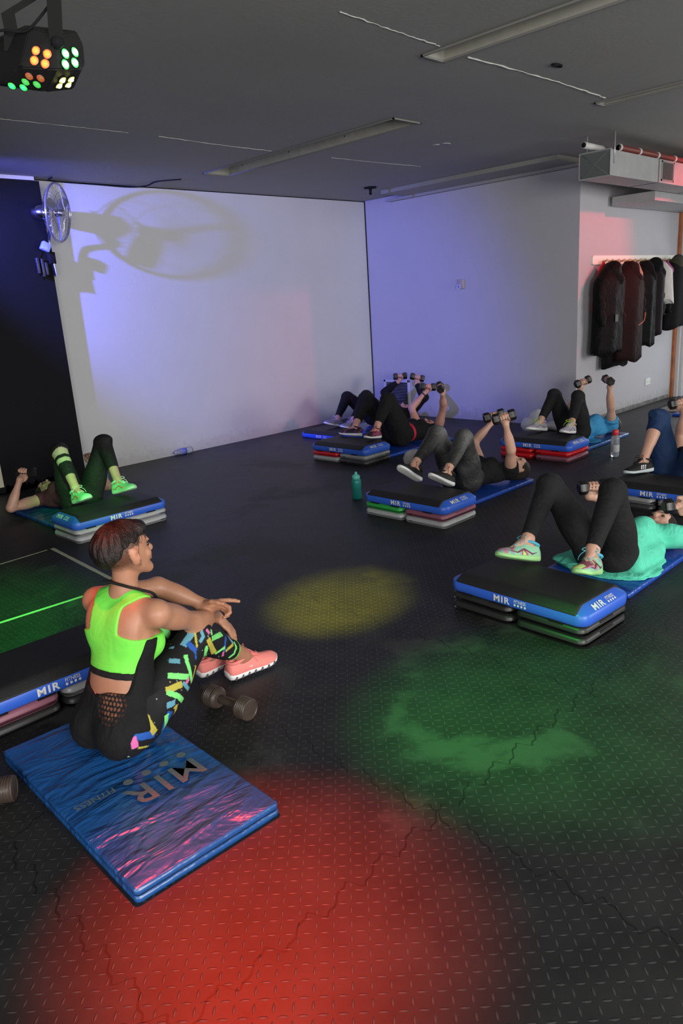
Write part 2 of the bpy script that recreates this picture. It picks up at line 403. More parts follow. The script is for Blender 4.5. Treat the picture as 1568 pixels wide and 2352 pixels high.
# bulkhead ledge along the right wall
bm = nb(); box(bm, (7.60, YC-0.02, 2.905), (XL, 6.75, ZC+0.02)); struct('trim_2', bm, M_ceil)
bm = nb(); box(bm, (8.06, YC, 2.875), (XL, 7.05, 2.907)); struct('trim_3', bm, mat('pale_grey_board', (0.33, 0.33, 0.34), 0.7))
bm = nb(); tube(bm, [(XL-0.006, YB-0.004, 0), (XL-0.004, YB-0.006, ZC)], 0.008, 6); struct('trim_4', bm, M_black)
bm = nb(); box(bm, (3.46, YB-0.006, ZC-0.012), (XL, YB, ZC-0.002)); struct('trim_5', bm, M_black)
bm = nb(); box(bm, (XL+0.04, YC-0.012, 0), (10.85, YC, 0.055), 0.004); struct('baseboard_coats', bm, wall_mat('scuffed_skirting', (0.40, 0.40, 0.40), 0.9, (0.10, 0.10, 0.10)))
# ceiling paint seams, cracked tape
def seam(pts, w, label):
    bm = nb(); random.seed(len(pts))
    P = spline(pts, 14); 
    tube(bm, [p+V(0, random.uniform(-0.006, 0.006), 0) for p in P], [w*random.uniform(0.35, 1.1) for _ in P], 5, flat=0.5)
    return tag(obj('ceiling_crack', bm, mat('bare_plaster_crack', (0.50, 0.52, 0.50), 0.8)), label, 'ceiling crack', kind='structure')
Zs = ZC-0.001
seam([(2.94, 2.825, Zs), (3.40, 2.845, Zs), (3.77, 2.86, Zs)], 0.006, 'thin white seam line left of the nearest ceiling trough')
seam([(4.07, 2.889, Zs), (5.0, 2.86, Zs), (5.80, 2.882, Zs)], 0.010, 'ragged white seam line between the two right ceiling troughs')
seam([(3.56, 5.455, Zs), (4.15, 5.49, Zs), (4.74, 5.49, Zs)], 0.006, 'thin white seam line left of the back ceiling trough')
seam([(5.47, 5.473, Zs), (6.0, 5.45, Zs), (6.72, 5.39, Zs)], 0.005, 'faint seam line right of the back ceiling trough')
seam([(2.35, 5.5, Zs), (2.9, 5.47, Zs), (3.3, 5.46, Zs)], 0.003, 'faint seam line at the upper left of the ceiling')
bm = nb()
for a, b in (((5.97, 4.53), (6.0, 4.49)), ((6.0, 4.49), (6.05, 4.50)), ((5.94, 4.62), (5.97, 4.56))): tube(bm, [(a[0], a[1], Zs), (b[0], b[1], Zs)], 0.010, 5, flat=0.3)
tag(obj('paint_chip', bm, mat('bare_plaster_crack', (0.5, 0.5, 0.5))), 'small white chips of missing ceiling paint', 'ceiling mark', kind='structure')
bm = nb(); lathe(bm, [(0.075, 0), (0.08, -0.012), (0.02, -0.014), (0.014, -0.06), (0.022, -0.075), (0.004, -0.09)], 16)
tag(obj('sprinkler_head', bm, M_black, loc=(7.257, 6.616, ZC)), 'small black ceiling sensor near the far corner', 'ceiling sensor')
bm = nb()
for k_ in range(24): pass
tube(bm, [(4.70+0.05*math.cos(t), 2.66+0.02*math.sin(t), ZC-0.004) for t in [2*PI*i/20 for i in range(21)]], 0.006, 6, cap=False)
tag(obj('ceiling_ring', bm, M_black), 'small dark oval ring fixed on the ceiling beside the ragged seam', 'ceiling ring')
bm = nb(); tube(bm, spline([(3.55, 7.35, 2.94), (3.62, 7.50, 2.935), (4.15, 7.54, 2.935), (4.45, 7.53, 2.93), (4.60, 7.40, 2.93), (4.62, 7.2, 2.945), (4.78, 7.0, 2.945)], 6), 0.007, 6)
tag(obj('ceiling_cable', bm, M_black), 'thin black cable running along the top of the white wall', 'cable')

# floor tape at the left
M_tape = mat('yellowed_floor_tape', (0.50, 0.52, 0.36), 0.5, bump=(80, 0.2))
def tape(a, b, w, label):
    bm = nb(); a, b = V(a[0], a[1], 0.0012), V(b[0], b[1], 0.0012); d = (b-a); n = d.cross(V(0, 0, 1)).normalized()*w/2; N = 14; rr = []
    for i in range(N+1):
        p = a+d*i/N; j = 1+random.uniform(-0.12, 0.05); rr.append([p+n*j, p-n*j, p-n*j-V(0, 0, .001), p+n*j-V(0, 0, .001)])
    loft(bm, rr); return tag(obj('floor_tape', bm, M_tape, smooth=False), label, 'floor tape')
tape((1.25, 5.17), (2.045, 5.235), 0.013, 'thin strip of floor tape farthest left, below the burgundy-top woman')
tape((2.085, 5.24), (2.03, 4.25), 0.030, 'wide strip of floor tape running down behind the seated woman\'s head')
tape((0.95, 4.14), (2.0, 4.11), 0.024, 'strip of floor tape glowing bright green beside the seated woman\'s shoulder')

# metal threshold and entrance door
bm = nb(); box(bm, (9.60, 1.6, 0.0), (XR, 3.98, 0.014), 0.003); struct('trim_6', bm, mat('grey_lino_threshold', (0.16, 0.15, 0.14), 0.32))
bm = nb(); box(bm, (9.58, 3.978, 0.0), (XR, 3.998, 0.018)); struct('trim_7', bm, M_black)
M_orange = mat('orange_brown_wood_frame', (0.33, 0.105, 0.035), 0.5, var=0.3)
bm = nb(); box(bm, (10.90, YC-0.035, 0.0), (10.965, YC, 2.75), 0.004); struct('trim_8', bm, M_orange)
bm = nb()
box(bm, (10.975, YC-0.08, 0), (11.015, YC-0.02, 2.6), 0.004); box(bm, (11.03, YC-0.12, 0), (11.075, YC-0.05, 2.6), 0.004)
box(bm, (11.04, 2.50, 0), (11.095, 2.56, 2.25), 0.004); box(bm, (11.04, 2.50, 2.2), (11.095, YC-0.09, 2.26), 0.004)
struct('door_1', bm, mat('white_aluminium_frame', (0.62, 0.62, 0.64), 0.35))
gm = mat('door_glass', (0.9, 0.95, 0.95), 0.02, trans=1.0); bm = nb(); box(bm, (11.06, 2.56, 0.02), (11.066, YC-0.12, 2.2)); struct('window_1', bm, gm)
# what stands beyond the glass
bm = nb(); box(bm, (XR+0.1, 0, -0.12), (18, 8.5, -0.02)); struct('floor_outside', bm, mat('pale_pavement', (0.42, 0.41, 0.39), 0.8, bump=(8, 0.2)))
bm = nb()
for z_ in (0.12, 0.30, 0.48): box(bm, (13.0, 4.6, z_), (13.5, 7.5, z_+0.05), 0.01)
for y_ in (4.8, 7.3): box(bm, (13.1, y_, -0.02), (13.4, y_+0.05, 0.52))
tag(obj('slatted_bench', bm, mat('pale_slats', (0.55, 0.50, 0.42), 0.6), smooth=False), 'pale slatted bench seen through the entrance glass', 'bench')
# ------------------------------------------------------------------ aerobic steps, risers, mats
def text_mesh(name, parts):
    """flat raised lettering: parts = (string, x, y, size, bold, squeeze)"""
    bm = nb()
    for s, x, y, size, bold, sq in parts:
        if s == 'dot':
            r = size; a = [bm.verts.new((x+r*math.cos(t), y+r*math.sin(t), 0.0)) for t in [2*PI*i/16 for i in range(16)]]
            bm.faces.new(a); continue
        cu = bpy.data.curves.new('t', 'FONT'); cu.body = s; cu.size = size; cu.offset = bold; cu.resolution_u = 3; cu.space_character = 1.22 if bold > 0.001 else 1.02
        to = bpy.data.objects.new('t', cu); C.objects.link(to); bpy.context.view_layer.update()
        me = bpy.data.meshes.new_from_object(to.evaluated_get(bpy.context.evaluated_depsgraph_get()))
        n0 = len(bm.verts); bm.from_mesh(me); bm.verts.ensure_lookup_table()
        for v in bm.verts[n0:]: v.co.x = v.co.x*sq+x; v.co.y += y
        bpy.data.objects.remove(to); bpy.data.curves.remove(cu); bpy.data.meshes.remove(me)
    me = bpy.data.meshes.new(name); bm.to_mesh(me); bm.free(); return me
LOGO = text_mesh('lettering', [('MIR', -0.108, -0.013, 0.046, 0.0014, 1.12), ('FITNESS', 0.014, 0.003, 0.024, 0.0003, 0.80)] +
                 [('dot', 0.020+i*0.0195, -0.0075, 0.0062, 0, 0) for i in range(4)])
LOGO_MAT = text_mesh('lettering', [('MIR', -0.20, 0.0, 0.150, 0.0022, 1.0)] + [('dot', -0.175+i*0.070, -0.045, 0.017, 0, 0) for i in range(4)] +
                     [('FITNESS', 0.085, -0.058, 0.042, 0.0006, 0.95)])
M_blue = mat('royal_blue_plastic', (0.035, 0.13, 0.66), 0.38, bump=(120, 0.04))
M_pad = mat('black_ribbed_rubber_pad', (0.014, 0.014, 0.015), 0.58, bump=(160, 0.25))
M_letter = mat('white_print', (0.72, 0.74, 0.76), 0.5)
RC = dict(black=(0.020, 0.021, 0.021), silver=(0.30, 0.31, 0.32), grey=(0.40, 0.42, 0.43), red=(0.62, 0.012, 0.02), mauve=(0.26, 0.095, 0.14), green=(0.03, 0.36, 0.07), dark=(0.05, 0.05, 0.052))
def make_platform():
    t = thing('step_platform', 'x', 'exercise step'); n = 6
    bm = nb(); loft(bm, [rrect(0.370, 0.180, 0.04, 0.004, n), rrect(0.386, 0.198, 0.05, 0.0, n), rrect(0.396, 0.207, 0.055, 0.008, n), rrect(0.399, 0.209, 0.056, 0.030, n), rrect(0.398, 0.208, 0.055, 0.055, n),
             rrect(0.391, 0.202, 0.052, 0.063, n), rrect(0.356, 0.174, 0.045, 0.084, n), rrect(0.347, 0.166, 0.04, 0.090, n), rrect(0.335, 0.155, 0.035, 0.0925, n), rrect(0.30, 0.13, 0.03, 0.093, n)])
    obj('frame', bm, M_blue, t)
    bm = nb(); loft(bm, [rrect(0.350, 0.2075, 0.012, 0.056, n), rrect(0.352, 0.2105, 0.014, 0.059, n), rrect(0.3515, 0.207, 0.014, 0.064, n), rrect(0.346, 0.180, 0.014, 0.0855, n), rrect(0.343, 0.172, 0.014, 0.0925, n), rrect(0.337, 0.160, 0.014, 0.0965, n), rrect(0.32, 0.14, 0.014, 0.097, n)])
    obj('top_pad', bm, M_pad, t)
    for i, (px, py, a) in enumerate(((0, 0.2122, 0), (0, -0.2122, PI), (0.3790, 0, -PI/2), (-0.3790, 0, PI/2))):
        rx = Matrix.Rotation(a, 4, 'Z') @ Matrix(((-1, 0, 0, 0), (0, 0, 1, 0), (0, 1, 0, 0), (0, 0, 0, 1)))
        o = bpy.data.objects.new('lettering', LOGO); C.objects.link(o); o.parent = t
        if not LOGO.materials: LOGO.materials.append(M_letter)
        tilt = Matrix.Rotation(0 if i < 2 else -0.93, 4, 'X')
        o.matrix_local = Matrix.Translation(V(px, py, 0.031 if i < 2 else 0.0720)) @ rx @ tilt
    # dark notches moulded in the lower rim
    for s in (1, -1):
        for x in (-0.24, 0.07, 0.27):
            bm = nb(); box(bm, (x-0.04, s*0.2085-0.004, -0.001), (x+0.04, s*0.2085+0.004, 0.007), 0.002); obj('rim_notch', bm, M_black, t, smooth=False)
    return t
PF0 = make_platform()
def make_riser():
    t = thing('riser', 'x', 'step riser'); bm = nb(); n = 6; R = []
    hx, hy = 0.191, 0.209
    for i in range(15):
        a = 2*PI*i/14
        c, s = math.cos(a), math.sin(a); inset = 0.026-0.026*(abs(c)**0.85)*(1 if c > 0 else -1)
        z = 0.026+0.0262*(abs(s)**0.75)*(1 if s > 0 else -1)
        R.append(rrect(hx-inset, hy-inset, max(0.045-inset, 0.012), z, n))
    loft(bm, R[:-1], (False, False))
    # inner web closes the ring
    loft(bm, [rrect(hx-0.05, hy-0.05, 0.012, 0.032, n), rrect(hx-0.05, hy-0.05, 0.012, 0.028, n)])
    o = obj('body', bm, None, t)
    for s in (1, -1):
        bm = nb(); box(bm, (s*(hx-0.003)-0.004, -0.06, 0.036), (s*(hx-0.003)+0.004, 0.06, 0.045), 0.002); obj('moulded_slot', bm, None, t, smooth=False)
    return t
RS0 = make_riser(); used = {'p': False, 'r': False}
def rmat(c): return mat('riser_plastic_'+c, RC[c], 0.42 if c != 'silver' else 0.3, bump=(140, 0.05), metal=0.0)
def recolour(t, m_):
    for ch in t.children:
        if ch.data.users > 1 or True: ch.data = ch.data.copy()
        ch.data.materials.clear(); ch.data.materials.append(m_)
def step(x, y, rot, label, risers, z0=0.0):
    if not used['p']: p = PF0; used['p'] = True
    else: p = copy_tree(PF0)
    z = z0+(0.1055 if risers else 0.0); p.location = (x, y, z); p.rotation_euler = (0, 0, math.radians(rot))
    p['label'] = label[0]; p['category'] = 'exercise step'; p['group'] = 'blue step platforms'
    for i, (lx, lv, c, lab) in enumerate(risers):
        if not used['r']: r = RS0; used['r'] = True
        else: r = copy_tree(RS0)
        recolour(r, rmat(c)); q = Matrix.Rotation(math.radians(rot), 4, 'Z') @ V(lx*0.2005, 0, 0)
        r.location = (x+q.x, y+q.y, lv*0.0525); r.rotation_euler = (0, 0, math.radians(rot)+(0.012 if lv == 0 else -0.006))
        r['label'] = lab; r['category'] = 'step riser'; r['group'] = 'risers under the steps'
    return p
S = 'front right step the mint-shirted woman uses'
step(3.125, 1.845, 87, ['blue step platform at the front right under multicoloured trainers'], [
    (1, 1, 'black', 'black riser, upper of the left pair under the front right step'), (1, 0, 'black', 'black riser on the floor, left end of the front right step'),
    (-1, 1, 'black', 'black riser, upper of the right pair under the front right step'), (-1, 0, 'black', 'black riser on the floor, nearest corner of the front right step')])
step(4.225, 3.50, 90, ['blue step platform in the middle with the marbled-leggings woman\'s black trainers'], [
    (1, 1, 'green', 'green riser under the left end of the middle step'), (1, 0, 'grey', 'grey riser below the green riser of the middle step'),
    (-1, 1, 'mauve', 'mauve riser under the right end of the middle step'), (-1, 0, 'grey', 'pale grey riser below the mauve riser of the middle step')])
step(2.63, 5.345, 180, ['blue step platform at the left with mint green trainers on it'], [
    (1, 1, 'grey', 'grey riser, upper at the left end of the left step'), (1, 0, 'grey', 'grey riser on the floor at the left end of the left step'),
    (-1, 1, 'grey', 'grey riser, upper at the right end of the left step'), (-1, 0, 'grey', 'grey riser on the floor at the right end of the left step')])
step(5.485, 5.46, 91, ['blue step platform near the far corner with black and pink trainers on it'], [
    (1, 1, 'red', 'red riser under the left end of the step with black and pink trainers'), (1, 0, 'grey', 'grey riser below the red riser at the back left'),
    (-1, 1, 'silver', 'silver riser under the right end of the step with black and pink trainers'), (-1, 0, 'dark', 'dark riser below the silver riser at the back')])
step(6.37, 6.62, 90, ['low blue step platform farthest back, lying on the floor without risers'], [])
step(6.56, 3.80, 90, ['blue step platform in front of the coats with neon-laced trainers on it'], [
    (1, 1, 'red', 'red riser, upper at the left end of the step before the coats'), (1, 0, 'red', 'red riser on the floor at the left end of the step before the coats'),
    (-1, 1, 'red', 'red riser, upper at the right end of the step before the coats'), (-1, 0, 'mauve', 'mauve riser on the floor under the step before the coats')])
step(5.375, 2.10, 90, ['blue step platform at the right edge behind the mint-shirted woman'], [
    (1, 1, 'silver', 'silver riser, upper left under the right edge step'), (1, 0, 'dark', 'dark riser on the floor, left under the right edge step'),
    (-1, 1, 'silver', 'silver riser, upper right under the right edge step'), (-1, 0, 'dark', 'dark riser on the floor, right under the right edge step')])
step(1.085, 3.085, 180, ['blue step platform at the left edge beside the seated woman, nearest the camera'], [
    (1, 1, 'mauve', 'mauve riser at the left edge under the step beside the seated woman'), (1, 0, 'black', 'black riser on the floor below the mauve riser at the left edge'),
    (-1, 1, 'silver', 'silver riser beside the seated woman\'s back'), (-1, 0, 'black', 'black riser on the floor behind the seated woman\'s hips')])

def vinyl(name, col, wr=1.0):
    k = NT(name); p = k.obj(); mp = k.n('ShaderNodeMapping'); mp.inputs['Scale'].default_value = (4.5, 1.6, 1); k.l(p, mp.inputs[0])
    n = k.noise(2.2, 3, 0.5, vec=mp.outputs[0], dist=0.8); n2 = k.noise(5.0, 2, 0.5, vec=mp.outputs[0], dist=1.5)
    k.b.inputs['Base Color'].default_value = tuple(col)+(1,); k.b.inputs['Roughness'].default_value = 0.30
    k.b.inputs['Specular IOR Level'].default_value = 0.6; k.b.inputs['Coat Weight'].default_value = 0.25; k.b.inputs['Coat Roughness'].default_value = 0.2
    k.bump(k.M('ADD', k.M('POWER', n, 1.5), k.M('MULTIPLY', n2, 0.15)), 0.55*wr, 0.06); return k.m
M_vinyl = vinyl('blue_vinyl', (0.010, 0.085, 0.30)); M_vinyl2 = vinyl('bright_blue_vinyl', (0.012, 0.07, 0.42), 0.5)
def fmat(x, y, lx, ly, rot, h, label, m_, fold=False, skew=0.0):
    t = thing('exercise_mat', label, 'exercise mat', (x, y, 0), math.radians(rot), 'blue exercise mats'); bm = nb()
    def ring(hx, hy, z, r=0.015): return [(px+skew*py, py, z) for px, py, z in rrect(hx, hy, r, z, 3)]
    layers = [(0.0, h)] if not fold else [(0.0, h*0.48), (h*0.52, h)]
    for i, (a, b) in enumerate(layers):
        bm = nb(); rr = []
        for f, ins in ((0.02, 0.006), (0.15, 0.001), (0.5, 0.0), (0.85, 0.001), (0.98, 0.007)): rr.append(ring(lx/2-ins, ly/2-ins, a+(b-a)*f))
        loft(bm, rr, (True, False))
        # quilted, slightly wavy top
        N, Mm = 30, 16; top = [[None]*(Mm+1) for _ in range(N+1)]
        rnd = random.Random(int(x*100)+i)
        ph = [(rnd.uniform(2, 6), rnd.uniform(6, 16), rnd.uniform(0, 6)) for _ in range(5)]
        hx, hy = lx/2-0.007, ly/2-0.007
        for u in range(N+1):
            for v in range(Mm+1):
                px, py = -hx+2*hx*u/N, -hy+2*hy*v/Mm; e = min(1, min(hx-abs(px), hy-abs(py))/0.06)
                w = sum(math.sin(q[0]*px*3+q[1]*py*1.5+q[2]) for q in ph)/5
                top[u][v] = bm.verts.new((px+skew*py, py, a+(b-a)*0.98+e*(0.004+0.0022*w)))
        for u in range(N):
            for v in range(Mm): bm.faces.new((top[u][v], top[u+1][v], top[u+1][v+1], top[u][v+1]))
        obj('cushion', bm, m_, t)
    if fold:
        bm = nb(); loft(bm, [ring(lx/2-0.004, ly/2-0.004, h*0.47), ring(lx/2-0.004, ly/2-0.004, h*0.53)]); obj('zip_seam', bm, M_black, t)
    return t
mt = fmat(1.005, 2.195, 1.03, 0.52, 88.5, 0.05, 'thick blue folded vinyl mat under the seated woman', M_vinyl, True)
lm = LOGO_MAT; lm.materials.append(mat('worn_grey_print', (0.12, 0.145, 0.165), 0.5, bump=(70, 0.3)))
lo_ = bpy.data.objects.new('lettering', lm); C.objects.link(lo_); lo_.parent = mt
lo_.matrix_local = Matrix.Translation((-0.10, 0.0, 0.0640)) @ Matrix.Rotation(PI/2, 4, 'Z')
fmat(4.16, 1.835, 1.16, 0.55, 0, 0.034, 'blue vinyl mat under the mint-shirted woman', M_vinyl2)
fmat(4.995, 3.575, 1.12, 0.54, 0, 0.034, 'blue vinyl mat under the woman in marbled leggings', M_vinyl2)
fmat(7.34, 3.80, 1.12, 0.55, 0, 0.034, 'blue vinyl mat under the woman in the light blue shirt', M_vinyl)
fmat(6.27, 5.43, 1.14, 0.60, 0, 0.034, 'blue vinyl mat under the woman with the red waistband', M_vinyl2)
fmat(7.16, 6.60, 1.14, 0.58, 0, 0.034, 'blue mat in the far corner under the farthest person', M_vinyl)
fmat(2.62, 6.15, 1.16, 0.58, 90, 0.034, 'blue mat under the woman in the burgundy top', M_vinyl)
fmat(6.17, 2.12, 1.14, 0.56, 0, 0.034, 'blue mat under the woman in navy leggings', M_vinyl)
fmat(9.62, 3.28, 0.62, 0.70, 0, 0.034, 'bright blue mat at the right edge by the door threshold', M_vinyl2)

# ------------------------------------------------------------------ dumbbells
M_rub = mat('black_hex_rubber', (0.012, 0.012, 0.013), 0.36, bump=(90, 0.08)); M_grip = mat('knurled_dark_handle', (0.035, 0.035, 0.037), 0.35, metal=0.7, bump=(300, 0.3))
def make_db(r=0.045, L=0.062, sep=0.128, n=6):
    t = thing('dumbbell', 'x', 'dumbbell'); bm = nb()
    hl = sep-L+0.02
    loft(bm, [[(q, rr*math.cos(a), rr*math.sin(a)) for a in [2*PI*k/16 for k in range(16)]] for q, rr in ((-hl/2, .014), (-hl/4, .0155), (0, .0165), (hl/4, .0155), (hl/2, .014))])
    obj('handle', bm, M_grip, t)
    for s in (-1, 1):
        bm = nb(); c = s*sep/2; R = []
        for f, q in ((-0.5, 0.72), (-0.42, 0.92), (-0.3, 1.0), (0.3, 1.0), (0.42, 0.92), (0.5, 0.74), (0.49, 0.5)):
            R.append([(c+s*f*L, r*q*math.cos(a), r*q*math.sin(a)) for a in [2*PI*k/n+0.3 for k in range(n)]])
        loft(bm, R); obj('weight_head', bm, M_rub, t, auto=30)
    return t
DB0 = make_db(); db_used = [False]
def dumbbell(pos, d, label, group='hex dumbbells in use', roll_=0.0):
    if not db_used[0]: o = DB0; db_used[0] = True
    else: o = copy_tree(DB0)
    d = Vector(d).normalized(); o.rotation_euler = (Matrix.Rotation(0, 4, 'X') @ d.to_track_quat('X', 'Z').to_matrix().to_4x4() @ Matrix.Rotation(roll_, 4, 'X')).to_euler()
    o.location = pos; o['label'] = label; o['category'] = 'dumbbell'; o['group'] = group; return o
def round_db(pos, rot, label):
    t = thing('dumbbell', label, 'dumbbell', pos, rot, 'round-ended dumbbells on the floor'); Mr = mat('worn_brown_black_iron', (0.055, 0.040, 0.032), 0.38, var=0.3, bump=(50, 0.15))
    bm = nb(); loft(bm, [[(q, rr*math.cos(a), rr*math.sin(a)) for a in [2*PI*k/18 for k in range(18)]] for q, rr in ((-.07, .019), (-.03, .017), (0, .018), (.03, .017), (.07, .019))]); obj('handle', bm, Mr, t)
    for s in (-1, 1):
        bm = nb(); R = []
        prof = [(0.052, .018), (0.053, .036), (0.060, .043), (0.066, .045)]
        for i in range(5): prof += [(0.070+i*0.009, .0465), (0.074+i*0.009, .0465), (0.0755+i*0.009, .0445), (0.0775+i*0.009, .0445)]
        prof += [(0.117, .046), (0.121, .043), (0.122, .039), (0.119, .036), (0.119, .010)]
        for q, rr in prof: R.append([(s*q, rr*math.cos(a), rr*math.sin(a)) for a in [2*PI*k/28 for k in range(28)]])
        loft(bm, R); obj('weight_head', bm, Mr, t, auto=35)
    return t
round_db((1.535, 2.325, 0.0465), math.radians(-82), 'round-ended iron dumbbell on the floor beside the pink trainers')
round_db((0.60, 2.52, 0.0465), math.radians(-35), 'iron dumbbell cut by the left picture edge beside the mat')

# ------------------------------------------------------------------ bottles, bag, cloth
def sports_bottle(x, y):
    t = thing('sports_bottle', 'teal sports bottle with a carry loop standing on the floor left of the middle step', 'bottle', (x, y, 0), 0.6)
    mb = mat('teal_translucent_plastic', (0.03, 0.33, 0.30), 0.25, trans=0.35); ml = mat('mint_lid', (0.10, 0.52, 0.42), 0.4)
    bm = nb(); lathe(bm, [(0.036, 0), (0.041, 0.006), (0.042, 0.05), (0.039, 0.075), (0.039, 0.095), (0.042, 0.115), (0.042, 0.15), (0.036, 0.168), (0.030, 0.176)], 28); obj('body', bm, mb, t)
    bm = nb(); lathe(bm, [(0.033, 0.172), (0.034, 0.196), (0.026, 0.206), (0.014, 0.210), (0.012, 0.226), (0.007, 0.234)], 24); obj('lid', bm, ml, t)
    bm = nb(); tube(bm, [(0.030, 0, 0.198), (0.048, 0, 0.204), (0.060, 0, 0.192), (0.058, 0, 0.176), (0.044, 0, 0.172), (0.032, 0, 0.178)], 0.005, 8); obj('carry_loop', bm, ml, t)
    return t
sports_bottle(4.33, 4.27)
def water_bottle(x, y):
    t = thing('water_bottle', 'clear water bottle with a red cap standing on the floor at the right', 'bottle', (x, y, 0))
    bm = nb(); lathe(bm, [(0.033, 0), (0.040, 0.006), (0.041, 0.03), (0.041, 0.17), (0.038, 0.19), (0.026, 0.212), (0.024, 0.222)], 28); obj('body', bm, mat('clear_frosted_plastic', (0.80, 0.84, 0.86), 0.18, trans=0.75), t)
    bm = nb(); lathe(bm, [(0.029, 0.212), (0.031, 0.216), (0.031, 0.256), (0.028, 0.262)], 28); obj('cap', bm, mat('red_cap_plastic', (0.72, 0.04, 0.06), 0.35), t)
    bm = nb(); loft(bm, [circ(0.0413, 0.05, 28), circ(0.0417, 0.055, 28), circ(0.0417, 0.115, 28), circ(0.0413, 0.12, 28)], (False, False)); obj('label_band', bm, mat('pale_label', (0.55, 0.58, 0.60), 0.5, bump=(60, 0.6)), t)
water_bottle(6.835, 3.188)
def lying_bottle(x, y):
    t = thing('plastic_bottle', 'crumpled clear bottle with a blue label lying against the white wall', 'bottle', (x, y, 0.038), 0.03)
    def lx(bm, prof, n=20): return loft(bm, [[(q, r*math.cos(a)*(1+0.05*math.sin(q*90)), r*math.sin(a)) for a in [2*PI*k/n for k in range(n)]] for q, r in prof])
    bm = nb(); lx(bm, [(0.12, .024), (0.115, .035), (0.06, .036), (0.05, .033), (0.0, .035), (-0.05, .034), (-0.09, .022), (-0.10, .014)]); obj('body', bm, mat('clear_frosted_plastic', (0.8, 0.84, 0.86), 0.18, trans=0.75), t)
    bm = nb(); lx(bm, [(-0.098, .016), (-0.12, .016)]); obj('cap', bm, mat('pale_label', (0.55, 0.58, 0.6)), t)
    bm = nb(); lx(bm, [(0.03, .0362), (-0.03, .0362)]); obj('label_band', bm, mat('blue_label', (0.14, 0.18, 0.55), 0.4), t)
lying_bottle(4.72, 7.495)
t = thing('drinking_bottle', 'light blue bottle standing behind the burgundy-top woman\'s knee', 'bottle', (3.37, 6.86, 0)); bm = nb()
lathe(bm, [(0.036, 0), (0.04, 0.01), (0.04, 0.17), (0.03, 0.19)], 20); obj('body', bm, mat('light_blue_plastic', (0.07, 0.42, 0.52), 0.4), t)
bm = nb(); lathe(bm, [(0.03, 0.19), (0.03, 0.22), (0.02, 0.225)], 16); obj('lid', bm, mat('light_blue_plastic', (0.07, 0.42, 0.52)), t)
def crumple(name, label, cat, c, rad, m_, seed, freq=26, amp=0.035, org=None):
    rs = np.random.RandomState(seed); K = rs.uniform(-1, 1, (10, 3))*freq; ph = rs.uniform(0, 6, 10)
    def nz(x, y, z):
        s = 0
        for i in range(10): s = s+np.abs(np.sin(K[i, 0]*x+K[i, 1]*y+K[i, 2]*z+ph[i]))
        return (s/10-0.6)*amp*2
    pr = [Ell(q[0], np.eye(3), q[1], 0.03) for q in zip(c, rad)]
    o = skin(name, pr, 0.010, m_, noise=nz, region=lambda x, y, z: (0.002-z)+0*x+0*y, org=(c[0][0], c[0][1], 0)); o.location = (c[0][0], c[0][1], 0)
    return tag(o, label, cat)
M_bag = mat('white_plastic_bag', (0.72, 0.75, 0.78), 0.35, bump=(25, 0.5, 0.05)); M_towel = mat('white_towel_cloth', (0.68, 0.70, 0.74), 0.9, bump=(60, 0.4))
crumple('plastic_bag', 'crumpled white carrier bag on the floor behind the neon-laced trainers', 'bag', [(7.72, 4.62, 0.07), (7.78, 4.60, 0.17)], [(0.14, 0.14, 0.11), (0.07, 0.09, 0.09)], M_bag, 1)
crumple('towel', 'white crumpled towel on the floor right of the carrier bag', 'towel', [(7.93, 4.42, 0.04), (8.02, 4.25, 0.03)], [(0.12, 0.16, 0.065), (0.09, 0.12, 0.05)], M_towel, 2)
crumple('folded_cloth', 'grey crumpled cloth on the floor beside the marbled leggings', 'cloth', [(5.62, 4.72, 0.07)], [(0.085, 0.10, 0.085)], mat('pale_grey_cloth', (0.50, 0.48, 0.46), 0.9, var=0.3), 3)

# ------------------------------------------------------------------ wall fittings
t = thing('wall_vent', 'white framed louvred air vent low on the lavender wall by the far corner', 'air vent', (XL, 7.085, 0.30))
bm = nb()
for q in ((-0.24, 0.165, 0.24, 0.195), (-0.24, -0.195, 0.24, -0.165), (-0.24, -0.195, -0.205, 0.195), (0.205, -0.195, 0.24, 0.195)): box(bm, (-0.022, q[0], q[1]), (0, q[2], q[3]), 0.003)
obj('frame', bm, mat('white_vent_metal', (0.62, 0.62, 0.68), 0.4), t, smooth=False)
bm = nb(); 
for i in range(15):
    z_ = -0.155+i*0.022; box(bm, (-0.002, -0.205, -0.0015), (0.0, 0.205, 0.0015), mtx=Matrix.Translation((-0.004, 0, z_)) @ Matrix.Rotation(0.6, 4, 'Y') @ Matrix.Scale(8, 4, (1, 0, 0)))
obj('louvres', bm, mat('vent_louvre_metal', (0.40, 0.40, 0.46), 0.4, var=0.4), t, smooth=False)
bm = nb(); box(bm, (-0.001, -0.21, -0.17), (0.0, 0.21, 0.17)); obj('back_plate', bm, M_black, t, smooth=False)
t = thing('wall_control_box', 'small beige thermostat box on the lavender wall', 'thermostat', (XL, 5.92, 1.745)); bm = nb(); box(bm, (-0.035, -0.05, -0.055), (0, 0.04, 0.06), 0.006); obj('case', bm, mat('beige_plastic', (0.42, 0.36, 0.32), 0.5), t)
bm = nb(); box(bm, (-0.037, -0.005, -0.058), (-0.034, 0.055, -0.005)); obj('sticker', bm, mat('pale_blue_sticker', (0.5, 0.55, 0.7), 0.4), t, smooth=False)
bm = nb(); box(bm, (-0.0385, 0.015, -0.03), (-0.0372, 0.035, -0.018)); box(bm, (-0.0385, 0.008, -0.045), (-0.0372, 0.042, -0.04)); obj('printed_mark', bm, M_black, t, smooth=False)
